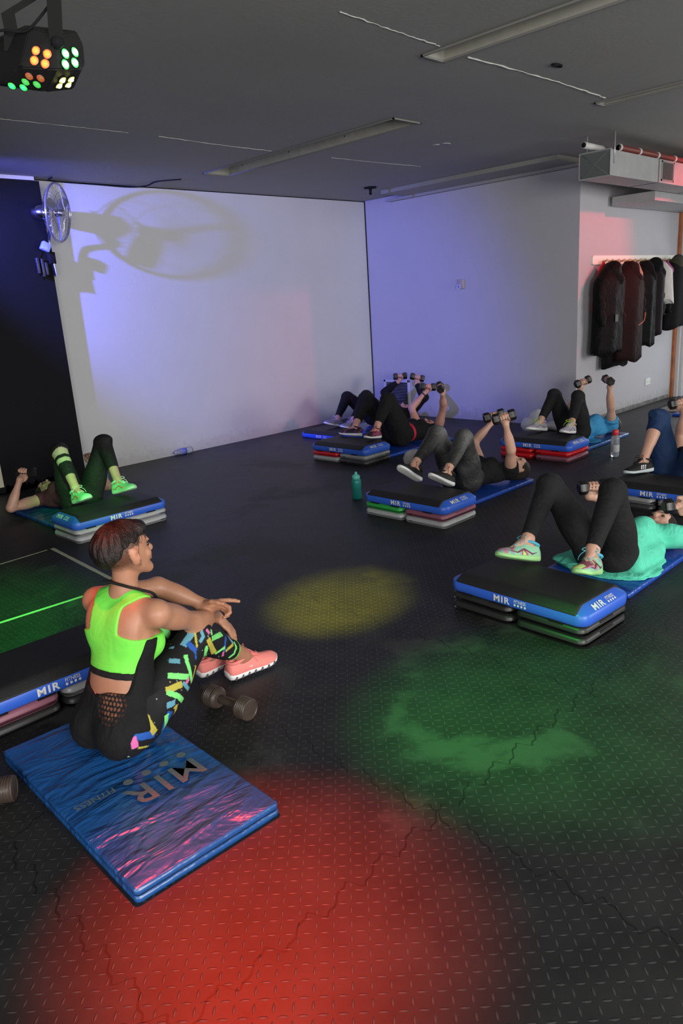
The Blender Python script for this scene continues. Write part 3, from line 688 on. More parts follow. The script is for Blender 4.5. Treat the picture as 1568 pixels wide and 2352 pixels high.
for nm, lab, x, z_ in (('wall_socket', 'white power socket on the coat wall near the door', 10.135, 0.315), ('wall_switch_plate', 'grey socket plate behind the raised arm on the coat wall', 9.03, 0.285)):
    t = thing(nm, lab, 'socket', (x, YC, z_)); bm = nb(); box(bm, (-0.075, -0.012, -0.045), (0.075, 0, 0.045), 0.004); obj('face_plate', bm, mat('ivory_'+nm, (0.66, 0.70, 0.64) if nm == 'wall_socket' else (0.42, 0.42, 0.44), 0.4), t, smooth=False)
    bm = nb()
    for s in (-0.035, 0.035):
        for dx, dz in ((-0.011, -0.008), (0.011, -0.008), (0, 0.012)): box(bm, (s+dx-0.003, -0.0135, dz-0.004), (s+dx+0.003, -0.0115, dz+0.004))
    obj('pin_holes', bm, mat('socket_hole_grey', (0.2, 0.2, 0.2)), t, smooth=False)
# lower white notice on the black panel
bm = nb(); box(bm, (2.30, YB-0.116, 0.07), (2.60, YB-0.111, 0.42)); tag(obj('paper_notice', bm, mat('cream_paper', (0.62, 0.60, 0.44), 0.7), smooth=False), 'cream paper notice low on the black wall at the left edge', 'notice')

# ------------------------------------------------------------------ duct
t = thing('air_duct', 'grey sheet metal air duct hanging from the ceiling at the right', 'air duct', (7.0, 3.415, 2.58))
Md = mat('galvanised_grey_paint', (0.36, 0.37, 0.38), 0.45, var=0.08); Md2 = mat('duct_end_grey', (0.12, 0.13, 0.13), 0.55)
bm = nb(); box(bm, (0.012, 0, 0), (4.09, 0.30, 0.22), 0.002); obj('casing', bm, Md, t, smooth=False)
bm = nb(); box(bm, (0.004, 0.008, 0.006), (0.012, 0.292, 0.214))
obj('end_panel', bm, Md2, t, smooth=False)
bm = nb(); tube(bm, [(0.003, 0.02, 0.01), (0.003, 0.28, 0.21)], 0.002, 4); tube(bm, [(0.003, 0.28, 0.01), (0.003, 0.02, 0.21)], 0.002, 4); obj('cross_crease', bm, mat('crease_line', (0.2, 0.21, 0.21)), t)
bm = nb(); box(bm, (0.0, -0.006, -0.006), (0.03, 0.0, 0.226), 0.002); box(bm, (0.0, 0.30, -0.006), (0.03, 0.306, 0.226), 0.002); box(bm, (0, -0.006, 0.22), (0.03, 0.306, 0.227)); box(bm, (0, -0.006, -0.007), (0.03, 0.306, 0.0)); obj('flange', bm, Md, t, smooth=False)
bm = nb(); box(bm, (1.06, -0.004, -0.003), (1.075, 0.304, 0.223)); box(bm, (2.3, -0.004, -0.003), (2.315, 0.304, 0.223)); obj('joint_strip', bm, mat('dark_joint', (0.12, 0.12, 0.13)), t, smooth=False)
bm = nb()
for i in range(9): box(bm, (1.16+i*0.030, -0.008, 0.035), (1.163+i*0.030, 0.0, 0.195))
box(bm, (1.13, -0.006, 0.02), (1.44, -0.001, 0.035)); box(bm, (1.13, -0.006, 0.195), (1.44, -0.001, 0.21)); box(bm, (1.13, -0.006, 0.02), (1.15, -0.001, 0.21)); box(bm, (1.42, -0.006, 0.02), (1.44, -0.001, 0.21))
gv_ = obj('grille', bm, mat('grille_grey', (0.25, 0.25, 0.25), 0.4), t, smooth=False)
bm = nb(); box(bm, (1.15, -0.0015, 0.035), (1.42, 0.001, 0.195)); obj('grille_opening', bm, M_black, t, smooth=False)
for px, py in ((0.03, 0.24), (0.07, -0.01)):
    bm = nb(); tube(bm, [(px, py, 0.10 if py < 0 else 0.22), (px, py, 0.368)], 0.005, 6); obj('hanger_rod', bm, mat('bright_rod', (0.6, 0.6, 0.62), 0.3, metal=0.5), t)
t = thing('duct_branch', 'grey branch duct running under the main duct above the coats', 'air duct', (8.8, 3.75, 2.49)); bm = nb(); box(bm, (0, 0, 0), (2.29, 0.50, 0.10), 0.004); obj('casing', bm, Md, t, smooth=False)
t = thing('ceiling_pipe', 'dark red pipe with pale clips lying along the top of the duct', 'pipe', (7.10, 3.44, 2.835)); bm = nb(); tube(bm, [(0.12, 0, 0), (3.99, 0, 0)], 0.026, 14); obj('pipe', bm, mat('dark_red_pipe_paint', (0.16, 0.035, 0.03), 0.5), t)
for i in range(7):
    bm = nb(); tube(bm, [(0.12+i*0.42, 0, 0), (0.15+i*0.42, 0, 0)], 0.031, 14); obj('pipe_clip', bm, mat('white_clip', (0.55, 0.55, 0.55), 0.5), t)
t = thing('open_pipe_stub', 'short white pipe stub on top of the duct\'s left end', 'pipe', (6.98, 3.60, 2.84)); bm = nb(); tube(bm, [(-0.12, 0, 0.01), (0.28, 0, 0.01)], 0.028, 14); obj('pipe', bm, mat('white_clip', (0.55, 0.55, 0.55)), t)
bm = nb(); tube(bm, [(-0.124, 0, 0.01), (-0.119, 0, 0.01)], 0.022, 14); obj('bore', bm, M_black, t)

# ------------------------------------------------------------------ wall fan
n3 = V(0.65, -0.75, -0.10).normalized(); fc = V(3.50, 7.24, 2.605)
t = thing('wall_fan', 'chrome wire wall fan on a stand at the edge of the black wall', 'fan', fc)
Mch = mat('chrome', (0.62, 0.62, 0.66), 0.16, metal=1.0); a_, b_, _ = frame_from(n3)
def P3(u, v, w): return a_*u+b_*v+n3*w
R = 0.262
for nm, w0, w1, wr in (('front_grille', 0.012, 0.055, 0.0011), ('rear_grille', -0.012, -0.075, 0.0011)):
    bm = nb()
    for k_ in range(44):
        a = 2*PI*k_/44; pts = []
        for f in (0.14, 0.3, 0.5, 0.7, 0.85, 0.94, 0.985, 1.0): pts.append(P3(math.cos(a)*R*f, math.sin(a)*R*f, w0+(w1-w0)*(1-f**5)))
        tube(bm, pts, wr, 4)
    for f in (0.14, 0.72): tube(bm, [P3(math.cos(a)*R*f, math.sin(a)*R*f, w0+(w1-w0)*(1-f**5)) for a in [2*PI*i/40 for i in range(41)]], 0.0018, 5, cap=False)
    obj(nm, bm, Mch, t)
bm = nb(); tube(bm, [P3(math.cos(a)*R, math.sin(a)*R, 0) for a in [2*PI*i/60 for i in range(61)]], 0.011, 8, cap=False); obj('rim_band', bm, mat('clear_grey_band', (0.45, 0.45, 0.52), 0.2, metal=0.7), t)
for k_ in range(3):
    bm = nb(); rr = []
    for f in (0.12, 0.3, 0.5, 0.7, 0.85, 0.93):
        w = 0.14*math.sin(min(1, f*1.05)*PI*0.78); a0 = 2*PI*k_/3+0.4
        row = []
        for s in (-1, -0.5, 0, 0.5, 1):
            an = a0+s*w/max(f*R*2.2, 0.06)*0.5; row.append(P3(math.cos(an)*f*R, math.sin(an)*f*R, s*0.022))
        rr.append(row+[p-n3*0.002 for p in row[::-1]])
    loft(bm, rr); obj('blade', bm, mat('smoked_blade_metal', (0.42, 0.43, 0.46), 0.3, metal=0.6), t)
bm = nb(); loft(bm, [[P3(r*math.cos(q), r*math.sin(q), w) for q in [2*PI*i/20 for i in range(20)]] for w, r in ((0.05, .005), (0.052, .03), (0.035, .036), (-0.02, .036))]); obj('hub', bm, Mch, t)
bm = nb(); loft(bm, [[P3(r*math.cos(q), r*math.sin(q), w) for q in [2*PI*i/24 for i in range(24)]] for w, r in ((-0.072, .03), (-0.075, .060), (-0.09, .076), (-0.18, .074), (-0.235, .062), (-0.26, .035))]); obj('motor_housing', bm, Mch, t)
bm = nb(); tube(bm, [P3(0, 0, -0.14)+V(0, 0, 0.06), P3(0, 0, -0.14)+V(0, 0, 0.085)], 0.005, 8); tube(bm, [P3(0, 0, -0.14)+V(0, 0, 0.085), P3(0, 0, -0.14)+V(0, 0, 0.090)], 0.014, 10); obj('oscillation_knob', bm, M_black, t)
bm = nb(); tube(bm, spline([P3(0, 0, -0.13)+V(0, 0, -0.05), P3(0, 0, -0.10)+V(0, 0, -0.13), V(-0.055, 0.15, -0.20), V(-0.055, 0.17, -0.29)], 5), [0.022]*6+[0.018]*5+[0.014]*5, 10); obj('neck', bm, Mch, t)
bm = nb(); tube(bm, [V(-0.055, 0.17, -0.28), V(-0.050, 0.17, -0.56)], 0.014, 10); box(bm, (-0.085, 0.15, -0.45), (-0.02, 0.235, -0.34), 0.006); obj('stand_pole', bm, M_black, t)
bm = nb(); box(bm, (-0.055, -0.03, -0.03), (0.03, 0.03, 0.05), 0.008, mtx=Matrix.Translation((-0.115, 0.12, -0.31)) @ Matrix.Rotation(0.5, 4, 'Y')); obj('control_box', bm, mat('white_blue_plastic', (0.35, 0.42, 0.75), 0.3), t)
bm = nb(); tube(bm, [V(-0.05, 0.16, -0.40), V(-0.035, 0.16, -0.56)], 0.009, 8); obj('white_tube', bm, mat('white_gloss_trim', (0.62, 0.62, 0.66)), t)
t = thing('cable_bundle', 'dark power adapters and cables hanging below the wall fan', 'cables', (3.33, 7.42, 2.12)); 
for dx, dz, l in ((-0.03, 0.02, 0.15), (0.015, 0.0, 0.17), (0.05, -0.01, 0.12)):
    bm = nb(); box(bm, (dx-0.014, -0.02, dz-l/2), (dx+0.014, 0.02, dz+l/2), 0.005); obj('adapter', bm, mat('dark_adapter', (0.03, 0.03, 0.035), 0.4), t)
bm = nb()
for pts in ([(0.03, 0, 0.06), (0.10, -0.02, 0.02), (0.135, -0.02, -0.05), (0.11, 0, -0.09), (0.05, 0, -0.07)], [(-0.04, 0, 0.06), (-0.01, 0, 0.14), (0.04, 0, 0.20)], [(-0.03, 0, 0.1), (-0.05, 0, 0.0), (-0.03, 0, -0.09)]): tube(bm, spline(pts, 6), 0.003, 5)
obj('cable', bm, M_black, t)

# ------------------------------------------------------------------ coat rack and coats
t = thing('coat_rack', 'long cream wooden coat rail with pegs on the far right wall', 'coat rack', (8.42, YC, 1.90)); bm = nb()
loft(bm, [[(x, -0.028, z) for x, z, _ in [(p[0]+1.2, p[1], 0) for p in rrect(1.2, 0.05, 0.028, 0, 5)]], [(x, 0.0, z) for x, z, _ in [(p[0]+1.2, p[1], 0) for p in rrect(1.2, 0.05, 0.028, 0, 5)]]])
obj('rail', bm, mat('cream_painted_wood', (0.80, 0.76, 0.68), 0.45), t, smooth=False)
for i in range(15):
    bm = nb(); x = 0.24+i*0.15; tube(bm, [(x, -0.026, -0.02), (x, -0.075, -0.012), (x, -0.09, -0.005)], [0.012, 0.011, 0.015], 10); obj('peg', bm, mat('beech_peg', (0.55, 0.38, 0.20), 0.5), t)
def garment(name, label, cat, x, hw, ztop, zhem, m_, depth=0.13, sleeves=True, hood=None, y=4.13, seed=0, extra=None, lean=0.0, shl=0.22):
    t = thing(name, label, cat, (x, y, 0), 0, 'coats hanging on the rail'); rnd = random.Random(seed); bm = nb(); R = []; n = 40
    ph = [(rnd.randint(3, 9), rnd.uniform(0, 6), rnd.uniform(0.3, 1)) for _ in range(4)]; L = ztop-zhem
    for i in range(15):
        f = i/14; z = ztop-L*f
        w = hw*(0.16+0.84*min(1, (f/shl)**0.75)) if f < shl else hw*(1.0-0.10*math.sin((f-shl)*3.0)+0.05*f)
        d = depth*(0.35+0.65*min(1, f/shl))
        ring = []
        for k_ in range(n):
            a = 2*PI*k_/n; fo = 1+sum(q[2]*math.sin(q[0]*a+q[1]+f*1.5) for q in ph)*0.055*(0.3+f)
            yy = min(math.sin(a)*d*fo, 0.105); ring.append((math.cos(a)*w*fo+lean*f, yy, z+(0.03*math.sin(3*a+ph[0][1]) if i == 14 else 0)))
        R.append(ring)
    loft(bm, R); obj('body', bm, m_, t)
    if sleeves:
        for s in (-1, 1):
            zs = ztop-L*shl*0.8; bm = nb()
            tube(bm, spline([(s*hw*0.72, -0.01, zs), (s*hw*0.95, -0.03, zs-0.16), (s*hw*1.0, -0.05, zs-0.34), (s*hw*0.93+lean*.5, -0.08, zs-0.52)], 5), [0.06+0.012*math.sin(i*1.7)-0.0014*i for i in range(16)], 14); obj('sleeve', bm, m_, t)
    if hood:
        rs = 0.03; o = skin('hood', [Ell((x, y-0.03, ztop-0.10), np.eye(3), (hood[0], 0.095, hood[1]), 0.03), Ell((x+0.03, y-0.09, ztop-0.19), np.eye(3), (hood[0]*.8, 0.06, hood[1]*.6), 0.03)], 0.012, hood[2], t, org=(x, y, 0),
                            noise=lambda X, Y, Z: 0.008*np.sin(40*X)*np.sin(35*Z)+0*Y)
    return t
K1 = mat('black_padded_nylon', (0.004, 0.004, 0.0045), 0.7, spec=0.15, bump=(9, 0.6, 0.05)); K2 = mat('dark_burgundy_brown_cloth', (0.016, 0.006, 0.006), 0.8, spec=0.15, bump=(12, 0.5, 0.04))
K3 = mat('black_wool', (0.005, 0.005, 0.006), 0.9, spec=0.15, bump=(40, 0.3)); K4 = mat('off_white_cotton', (0.55, 0.52, 0.50), 0.8, bump=(10, 0.5, 0.04)); K5 = mat('magenta_purple_cloth', (0.24, 0.015, 0.12), 0.7, var=0.5); K6 = mat('fur_trim', (0.035, 0.030, 0.018), 0.95, bump=(120, 0.8)); K7 = mat('red_knit', (0.42, 0.012, 0.015), 0.8); K8 = mat('tan_suede', (0.36, 0.20, 0.12), 0.7)
garment('scarf', 'red scarf hanging at the left end of the coat rail', 'scarf', 8.56, 0.085, 1.87, 1.35, K7, 0.04, False, y=4.21, seed=1, lean=-0.16)
g = garment('coat', 'black padded coat hanging leftmost on the coat rail', 'coat', 8.57, 0.31, 1.86, 0.84, K1, 0.13, hood=(0.11, 0.12, K1), seed=2, lean=-0.04)
bm = nb(); box(bm, (-0.13, -0.142, 1.20), (-0.06, -0.137, 1.28)); obj('sleeve_badge', bm, mat('dark_green_badge', (0.04, 0.07, 0.05)), g, smooth=False)
g = garment('coat', 'dark burgundy coat with an orange zip second on the coat rail', 'coat', 9.00, 0.29, 1.87, 0.72, K2, 0.15, hood=(0.10, 0.10, K2), seed=3, y=4.11)
bm = nb(); tube(bm, spline([(-0.05, -0.168, 1.13), (0.06, -0.172, 1.16), (0.12, -0.168, 1.20), (0.13, -0.165, 1.27)], 5), 0.006, 6); obj('pocket_zip', bm, mat('orange_zip', (0.50, 0.13, 0.03), 0.5), g)
garment('coat', 'black coat hanging lowest, behind the burgundy one', 'coat', 8.92, 0.30, 1.82, 0.66, K3, 0.07, sleeves=False, seed=4, y=4.20)
garment('hat', 'tan hat hanging from a peg in the middle of the coat rail', 'hat', 9.22, 0.085, 1.86, 1.60, K8, 0.08, False, y=4.12, seed=5, shl=0.5)
garment('coat', 'black jacket right of the tan hat on the coat rail', 'coat', 9.46, 0.20, 1.87, 0.86, K1, 0.14, hood=(0.09, 0.11, K3), seed=6)
garment('coat', 'dark jacket with a large hood, left of the white shirt', 'coat', 9.70, 0.17, 1.88, 0.98, mat('dark_plum_cloth', (0.011, 0.006, 0.009), 0.7, spec=0.15, bump=(14, 0.4, 0.03)), 0.15, hood=(0.11, 0.14, K3), seed=7, y=4.12)
garment('shirt', 'white shirt sleeve hanging between dark coats', 'shirt', 9.90, 0.13, 1.86, 1.36, K4, 0.13, False, seed=8, lean=0.12, y=4.10)
garment('scarf', 'magenta scarf hanging beside the white shirt', 'scarf', 10.08, 0.13, 1.87, 1.38, K5, 0.10, False, seed=9, lean=0.10, y=4.13)
garment('coat', 'big black parka with a fur-edged hood hanging rightmost', 'coat', 10.40, 0.36, 1.89, 1.02, K3, 0.17, hood=(0.17, 0.15, K6), seed=10, y=4.12)

# ------------------------------------------------------------------ effect lamp at the upper left
LS = 1.22
LA = Matrix(((0.890, -0.150, -0.431), (-0.456, -0.235, -0.859), (0.027, 0.960, -0.277)))   # lamp axes: right, up, outward
t = thing('effect_lamp', 'black party effect lamp with red, green and yellow LED clusters hanging at the upper left', 'stage lamp', FX)
def Lp(a, b, c): return LA @ V(a, b, c)*LS
HP = [(0.014, -0.02, 0.075), (0.022, 0.046, 0.05), (0.068, -0.019, 0.03), (-0.017, -0.064, 0.03), (-0.061, -0.016, 0.045), (-0.027, 0.058, 0.02), (0.070, 0.053, 0), (0.044, -0.060, -0.02), (-0.089, -0.052, 0),
      (0.080, 0.027, 0.0), (-0.035, 0.067, -0.14), (-0.172, -0.047, -0.1), (-0.158, 0.022, -0.14), (0.068, 0.050, -0.12), (0.027, -0.062, -0.1), (-0.11, -0.046, -0.02), (0.080, -0.010, -0.06)]
bm = nb(); hv = [bm.verts.new(Lp(*p)) for p in HP]; r = bmesh.ops.convex_hull(bm, input=hv)
bmesh.ops.delete(bm, geom=[v for v in bm.verts if not v.link_faces], context='VERTS')
from mathutils.bvhtree import BVHTree
bv = BVHTree.FromBMesh(bm); es_ = [e for e in bm.edges]
bmesh.ops.bevel(bm, geom=es_, offset=0.003, segments=2, affect='EDGES'); obj('lamp_housing', bm, mat('black_lamp_casing', (0.009, 0.009, 0.0095), 0.5, spec=0.3, bump=(200, 0.05)), t, smooth=False)
def leds(nm, pts, col, s, r=0.0080):
    bm = nb(); bz = nb(); br = nb()
    for a, b in pts:
        o_ = Lp(a, b, 0.3); loc, nn, _, _ = bv.ray_cast(o_, -(LA @ V(0, 0, 1)))
        if loc is None: continue
        if nn.dot(LA @ V(0, 0, 1)) < 0: nn = -nn
        A_, B_, _ = frame_from(nn)
        loft(bm, [[loc+nn*w+(A_*math.cos(q)+B_*math.sin(q))*rr*LS for q in [2*PI*i/20 for i in range(20)]] for w, rr in ((0.0015, r*.84), (0.005, r*0.8), (0.0075, r*0.55), (0.0085, r*0.2))])
        loft(br, [[loc+nn*w+(A_*math.cos(q)+B_*math.sin(q))*rr*LS for q in [2*PI*i/20 for i in range(20)]] for w, rr in ((0.0005, r*1.22), (0.0024, r*1.18), (0.0032, r*0.6))])
        loft(bz, [[loc+nn*w+(A_*math.cos(q)+B_*math.sin(q))*rr*LS for q in [2*PI*i/20 for i in range(20)]] for w, rr in ((0.0, r*1.36), (0.003, r*1.34), (0.0035, r*1.24), (0.001, r*1.22))])
    o = obj('led_lens', bm, mat('led_'+nm, (0.01, 0.01, 0.01), 0.3, emit=col, es=s), t); o['label'] = nm+' LED lenses'
    mx_ = max(col); obj('glow_ring', br, mat('led_rim_'+nm, (0.1, 0.1, 0.1), 0.3, emit=tuple((c_/mx_)**2.5 for c_ in col), es=min(s, 4)), t)  # halo around each lens put in as an emissive ring
    obj('lens_bezel', bz, mat('bezel_black', (0.01, 0.01, 0.01), 0.3), t)
leds('red', [(-0.021, 0.014), (0.001, 0.008), (-0.028, -0.004), (-0.007, -0.010)], (1.0, 0.42, 0.06), 1.8)
leds('green', [(0.037, 0.009), (0.058, 0.012), (0.033, -0.011), (0.054, -0.008)], (0.25, 1.0, 0.35), 14)
leds('yellow', [(0.022, -0.039), (0.041, -0.038), (0.013, -0.050), (0.033, -0.049)], (1.0, 1.0, 0.30), 12, 0.0070)
leds('amber', [(-0.045, -0.032), (-0.022, -0.036)], (0.9, 0.30, 0.05), 0.45, 0.0072)
leds('dim green', [(-0.055, -0.043), (-0.032, -0.048)], (0.15, 1.0, 0.20), 0.7, 0.0072)
leds('lower green', [(-0.086, -0.051), (-0.062, -0.054)], (0.05, 1.0, 0.25), 2.0, 0.0070)
def strap(pts, w):
    bm = nb(); P = [Vector(p) for p in pts]; rr = []
    wd_ = LA @ V(1, 0, 0); dp = LA @ V(0, 0, 1)
    for p in P: rr.append([p+wd_*w/2+dp*.002, p-wd_*w/2+dp*.002, p-wd_*w/2-dp*.002, p+wd_*w/2-dp*.002])
    loft(bm, rr); return bm
top_ = ZC-FX.z
obj('bracket_strap', strap([Lp(0.025, 0.025, 0.056), Lp(0.026, 0.055, 0.056), Lp(0.034, 0.115, 0.05), V(0.06, 0.0, top_-0.02), V(0.06, 0.0, top_)], 0.036), mat('bracket_black', (0.006, 0.0065, 0.006), 0.7, spec=0.15), t, smooth=False)
obj('bracket_strap', strap([Lp(-0.075, 0.015, -0.02), Lp(-0.066, 0.060, -0.02), Lp(-0.066, 0.084, -0.02), Lp(-0.01, 0.112, -0.02), V(0.02, 0.03, top_-0.03), V(0.02, 0.03, top_)], 0.034), mat('bracket_black', (0.010, 0.011, 0.0105)), t, smooth=False)
bm = nb(); tube(bm, [Lp(0.025, 0.030, 0.050), Lp(0.025, 0.030, 0.072)], [0.016, 0.014], 12); obj('clamp_knob', bm, M_black, t)
bm = nb(); tube(bm, spline([Lp(0.022, 0.098, 0.03), Lp(-0.015, 0.064, 0.03), Lp(-0.040, 0.050, 0.02), Lp(-0.088, 0.052, 0.0), Lp(-0.14, 0.035, -0.05)], 6), 0.0035, 6); obj('power_cable', bm, M_black, t)
# joint positions of the eight people, metres in the room
JOINTS = {
 'G': {'P': (3.829, 1.816, 0.165), 'N': (4.272, 1.783, 0.15), 'hipL': (3.819, 1.73, 0.165), 'hipR': (3.82, 1.904, 0.165), 'kneL': (3.634, 1.697, 0.576), 'kneR': (3.654, 2.082, 0.554), 'ankL': (3.314, 1.64, 0.344), 'ankR': (3.33, 2.016, 0.331), 'helL': (3.334, 1.633, 0.241), 'helR': (3.324, 1.972, 0.221), 'toeL': (3.103, 1.609, 0.29), 'toeR': (3.129, 2.088, 0.276), 'shL': (4.262, 1.618, 0.159), 'shR': (4.278, 1.936, 0.12), 'elL': (4.515, 1.529, 0.081), 'elR': (4.492, 2.066, 0.245), 'wrL': (4.431, 1.58, 0.294), 'wrR': (4.29, 2.161, 0.321), 'grL': (4.382, 1.632, 0.32), 'grR': (4.284, 2.13, 0.389), 'head': (4.475, 1.781, 0.135)},
 'E': {'P': (4.865, 3.565, 0.154), 'N': (5.303, 3.533, 0.15), 'hipL': (4.856, 3.482, 0.156), 'hipR': (4.867, 3.649, 0.165), 'kneL': (4.735, 3.448, 0.533), 'kneR': (4.75, 3.725, 0.542), 'ankL': (4.423, 3.377, 0.327), 'ankR': (4.427, 3.703, 0.341), 'helL': (4.426, 3.357, 0.218), 'helR': (4.428, 3.677, 0.236), 'toeL': (4.217, 3.39, 0.331), 'toeR': (4.222, 3.696, 0.359), 'shL': (5.287, 3.375, 0.14), 'shR': (5.308, 3.688, 0.12), 'elL': (5.155, 3.285, 0.362), 'elR': (5.402, 3.821, 0.341), 'wrL': (5.086, 3.29, 0.582), 'wrR': (5.52, 3.71, 0.505), 'grL': (5.053, 3.285, 0.647), 'grR': (5.5, 3.678, 0.568), 'head': (5.46, 3.414, 0.135)},
 'F': {'P': (7.167, 3.794, 0.16), 'N': (7.612, 3.753, 0.15), 'hipL': (7.154, 3.71, 0.161), 'hipR': (7.168, 3.88, 0.165), 'kneL': (7.038, 3.693, 0.55), 'kneR': (7.05, 3.968, 0.553), 'ankL': (6.748, 3.605, 0.308), 'ankR': (6.747, 3.951, 0.309), 'helL': (6.778, 3.609, 0.207), 'helR': (6.78, 3.924, 0.222), 'toeL': (6.541, 3.593, 0.259), 'toeR': (6.547, 3.989, 0.259), 'shL': (7.594, 3.591, 0.158), 'shR': (7.621, 3.907, 0.12), 'elL': (7.445, 3.535, 0.389), 'elR': (7.646, 4.094, 0.327), 'wrL': (7.356, 3.514, 0.604), 'wrR': (7.691, 4.002, 0.539), 'grL': (7.329, 3.518, 0.674), 'grR': (7.67, 3.972, 0.605), 'head': (7.801, 3.689, 0.135)},
 'D': {'P': (6.184, 5.401, 0.165), 'N': (6.617, 5.341, 0.15), 'hipL': (6.159, 5.321, 0.165), 'hipR': (6.171, 5.492, 0.165), 'kneL': (5.976, 5.341, 0.583), 'kneR': (5.993, 5.683, 0.578), 'ankL': (5.692, 5.265, 0.319), 'ankR': (5.714, 5.591, 0.322), 'helL': (5.713, 5.264, 0.204), 'helR': (5.703, 5.533, 0.224), 'toeL': (5.483, 5.241, 0.251), 'toeR': (5.614, 5.757, 0.227), 'shL': (6.614, 5.173, 0.16), 'shR': (6.637, 5.479, 0.131), 'elL': (6.521, 5.015, 0.434), 'elR': (6.694, 5.616, 0.369), 'wrL': (6.385, 4.919, 0.6), 'wrR': (6.843, 5.532, 0.53), 'grL': (6.383, 4.949, 0.671), 'grR': (6.875, 5.506, 0.597), 'head': (6.763, 5.444, 0.135)},
 'C': {'P': (7.093, 6.532, 0.165), 'N': (7.529, 6.521, 0.15), 'hipL': (7.071, 6.452, 0.164), 'hipR': (7.073, 6.62, 0.165), 'kneL': (6.805, 6.448, 0.474), 'kneR': (6.807, 6.795, 0.444), 'ankL': (6.509, 6.405, 0.217), 'ankR': (6.51, 6.682, 0.217), 'helL': (6.533, 6.405, 0.11), 'helR': (6.531, 6.672, 0.116), 'toeL': (6.3, 6.424, 0.15), 'toeR': (6.302, 6.718, 0.176), 'shL': (7.547, 6.356, 0.16), 'shR': (7.536, 6.68, 0.16), 'elL': (7.572, 6.126, 0.356), 'elR': (7.645, 6.891, 0.384), 'wrL': (7.606, 6.283, 0.527), 'wrR': (7.759, 6.737, 0.521), 'grL': (7.621, 6.278, 0.606), 'grR': (7.786, 6.716, 0.595), 'head': (7.702, 6.603, 0.135)},
 'B': {'P': (2.658, 5.9, 0.165), 'N': (2.643, 6.329, 0.15), 'hipL': (2.749, 5.89, 0.165), 'hipR': (2.578, 5.881, 0.165), 'kneL': (2.89, 5.8, 0.622), 'kneR': (2.513, 5.83, 0.615), 'ankL': (2.834, 5.545, 0.327), 'ankR': (2.47, 5.548, 0.341), 'helL': (2.816, 5.56, 0.214), 'helR': (2.469, 5.563, 0.223), 'toeL': (2.872, 5.337, 0.276), 'toeR': (2.473, 5.335, 0.285), 'shL': (2.809, 6.328, 0.12), 'shR': (2.476, 6.334, 0.123), 'elL': (3.096, 6.26, 0.125), 'elR': (2.211, 6.262, 0.127), 'wrL': (3.036, 6.346, 0.335), 'wrR': (2.326, 6.265, 0.344), 'grL': (3.019, 6.371, 0.404), 'grR': (2.378, 6.274, 0.397), 'head': (2.648, 6.528, 0.135)},
 'H': {'P': (5.818, 2.218, 0.177), 'N': (6.266, 2.212, 0.159), 'hipL': (5.814, 2.141, 0.14), 'hipR': (5.818, 2.303, 0.192), 'kneL': (5.858, 2.021, 0.52), 'kneR': (5.792, 2.351, 0.604), 'ankL': (5.55, 1.948, 0.3), 'ankR': (5.537, 2.348, 0.308), 'helL': (5.56, 1.991, 0.21), 'helR': (5.568, 2.316, 0.213), 'toeL': (5.358, 1.878, 0.303), 'toeR': (5.347, 2.41, 0.227), 'shL': (6.254, 2.052, 0.12), 'shR': (6.258, 2.372, 0.12), 'elL': (6.355, 1.87, 0.308), 'elR': (6.434, 2.428, 0.33), 'wrL': (6.391, 1.806, 0.531), 'wrR': (6.37, 2.385, 0.553), 'grL': (6.397, 1.795, 0.605), 'grR': (6.369, 2.417, 0.622), 'head': (6.455, 2.15, 0.13)},
 'A': {'P': (1.101, 2.427, 0.144), 'N': (1.212, 2.454, 0.578), 'hipL': (1.129, 2.51, 0.146), 'hipR': (1.149, 2.351, 0.145), 'kneL': (1.426, 2.6, 0.384), 'kneR': (1.481, 2.422, 0.341), 'ankL': (1.68, 2.653, 0.111), 'ankR': (1.762, 2.517, 0.112), 'helL': (1.629, 2.665, 0.028), 'helR': (1.701, 2.535, 0.027), 'toeL': (1.869, 2.675, 0.044), 'toeR': (1.945, 2.513, 0.035), 'shL': (1.171, 2.604, 0.555), 'shR': (1.251, 2.301, 0.551), 'elL': (1.441, 2.611, 0.523), 'elR': (1.464, 2.401, 0.415), 'wrL': (1.591, 2.476, 0.418), 'wrR': (1.646, 2.514, 0.34), 'grL': (1.635, 2.482, 0.475), 'grR': (1.655, 2.461, 0.389), 'head': (1.238, 2.441, 0.77)},
}
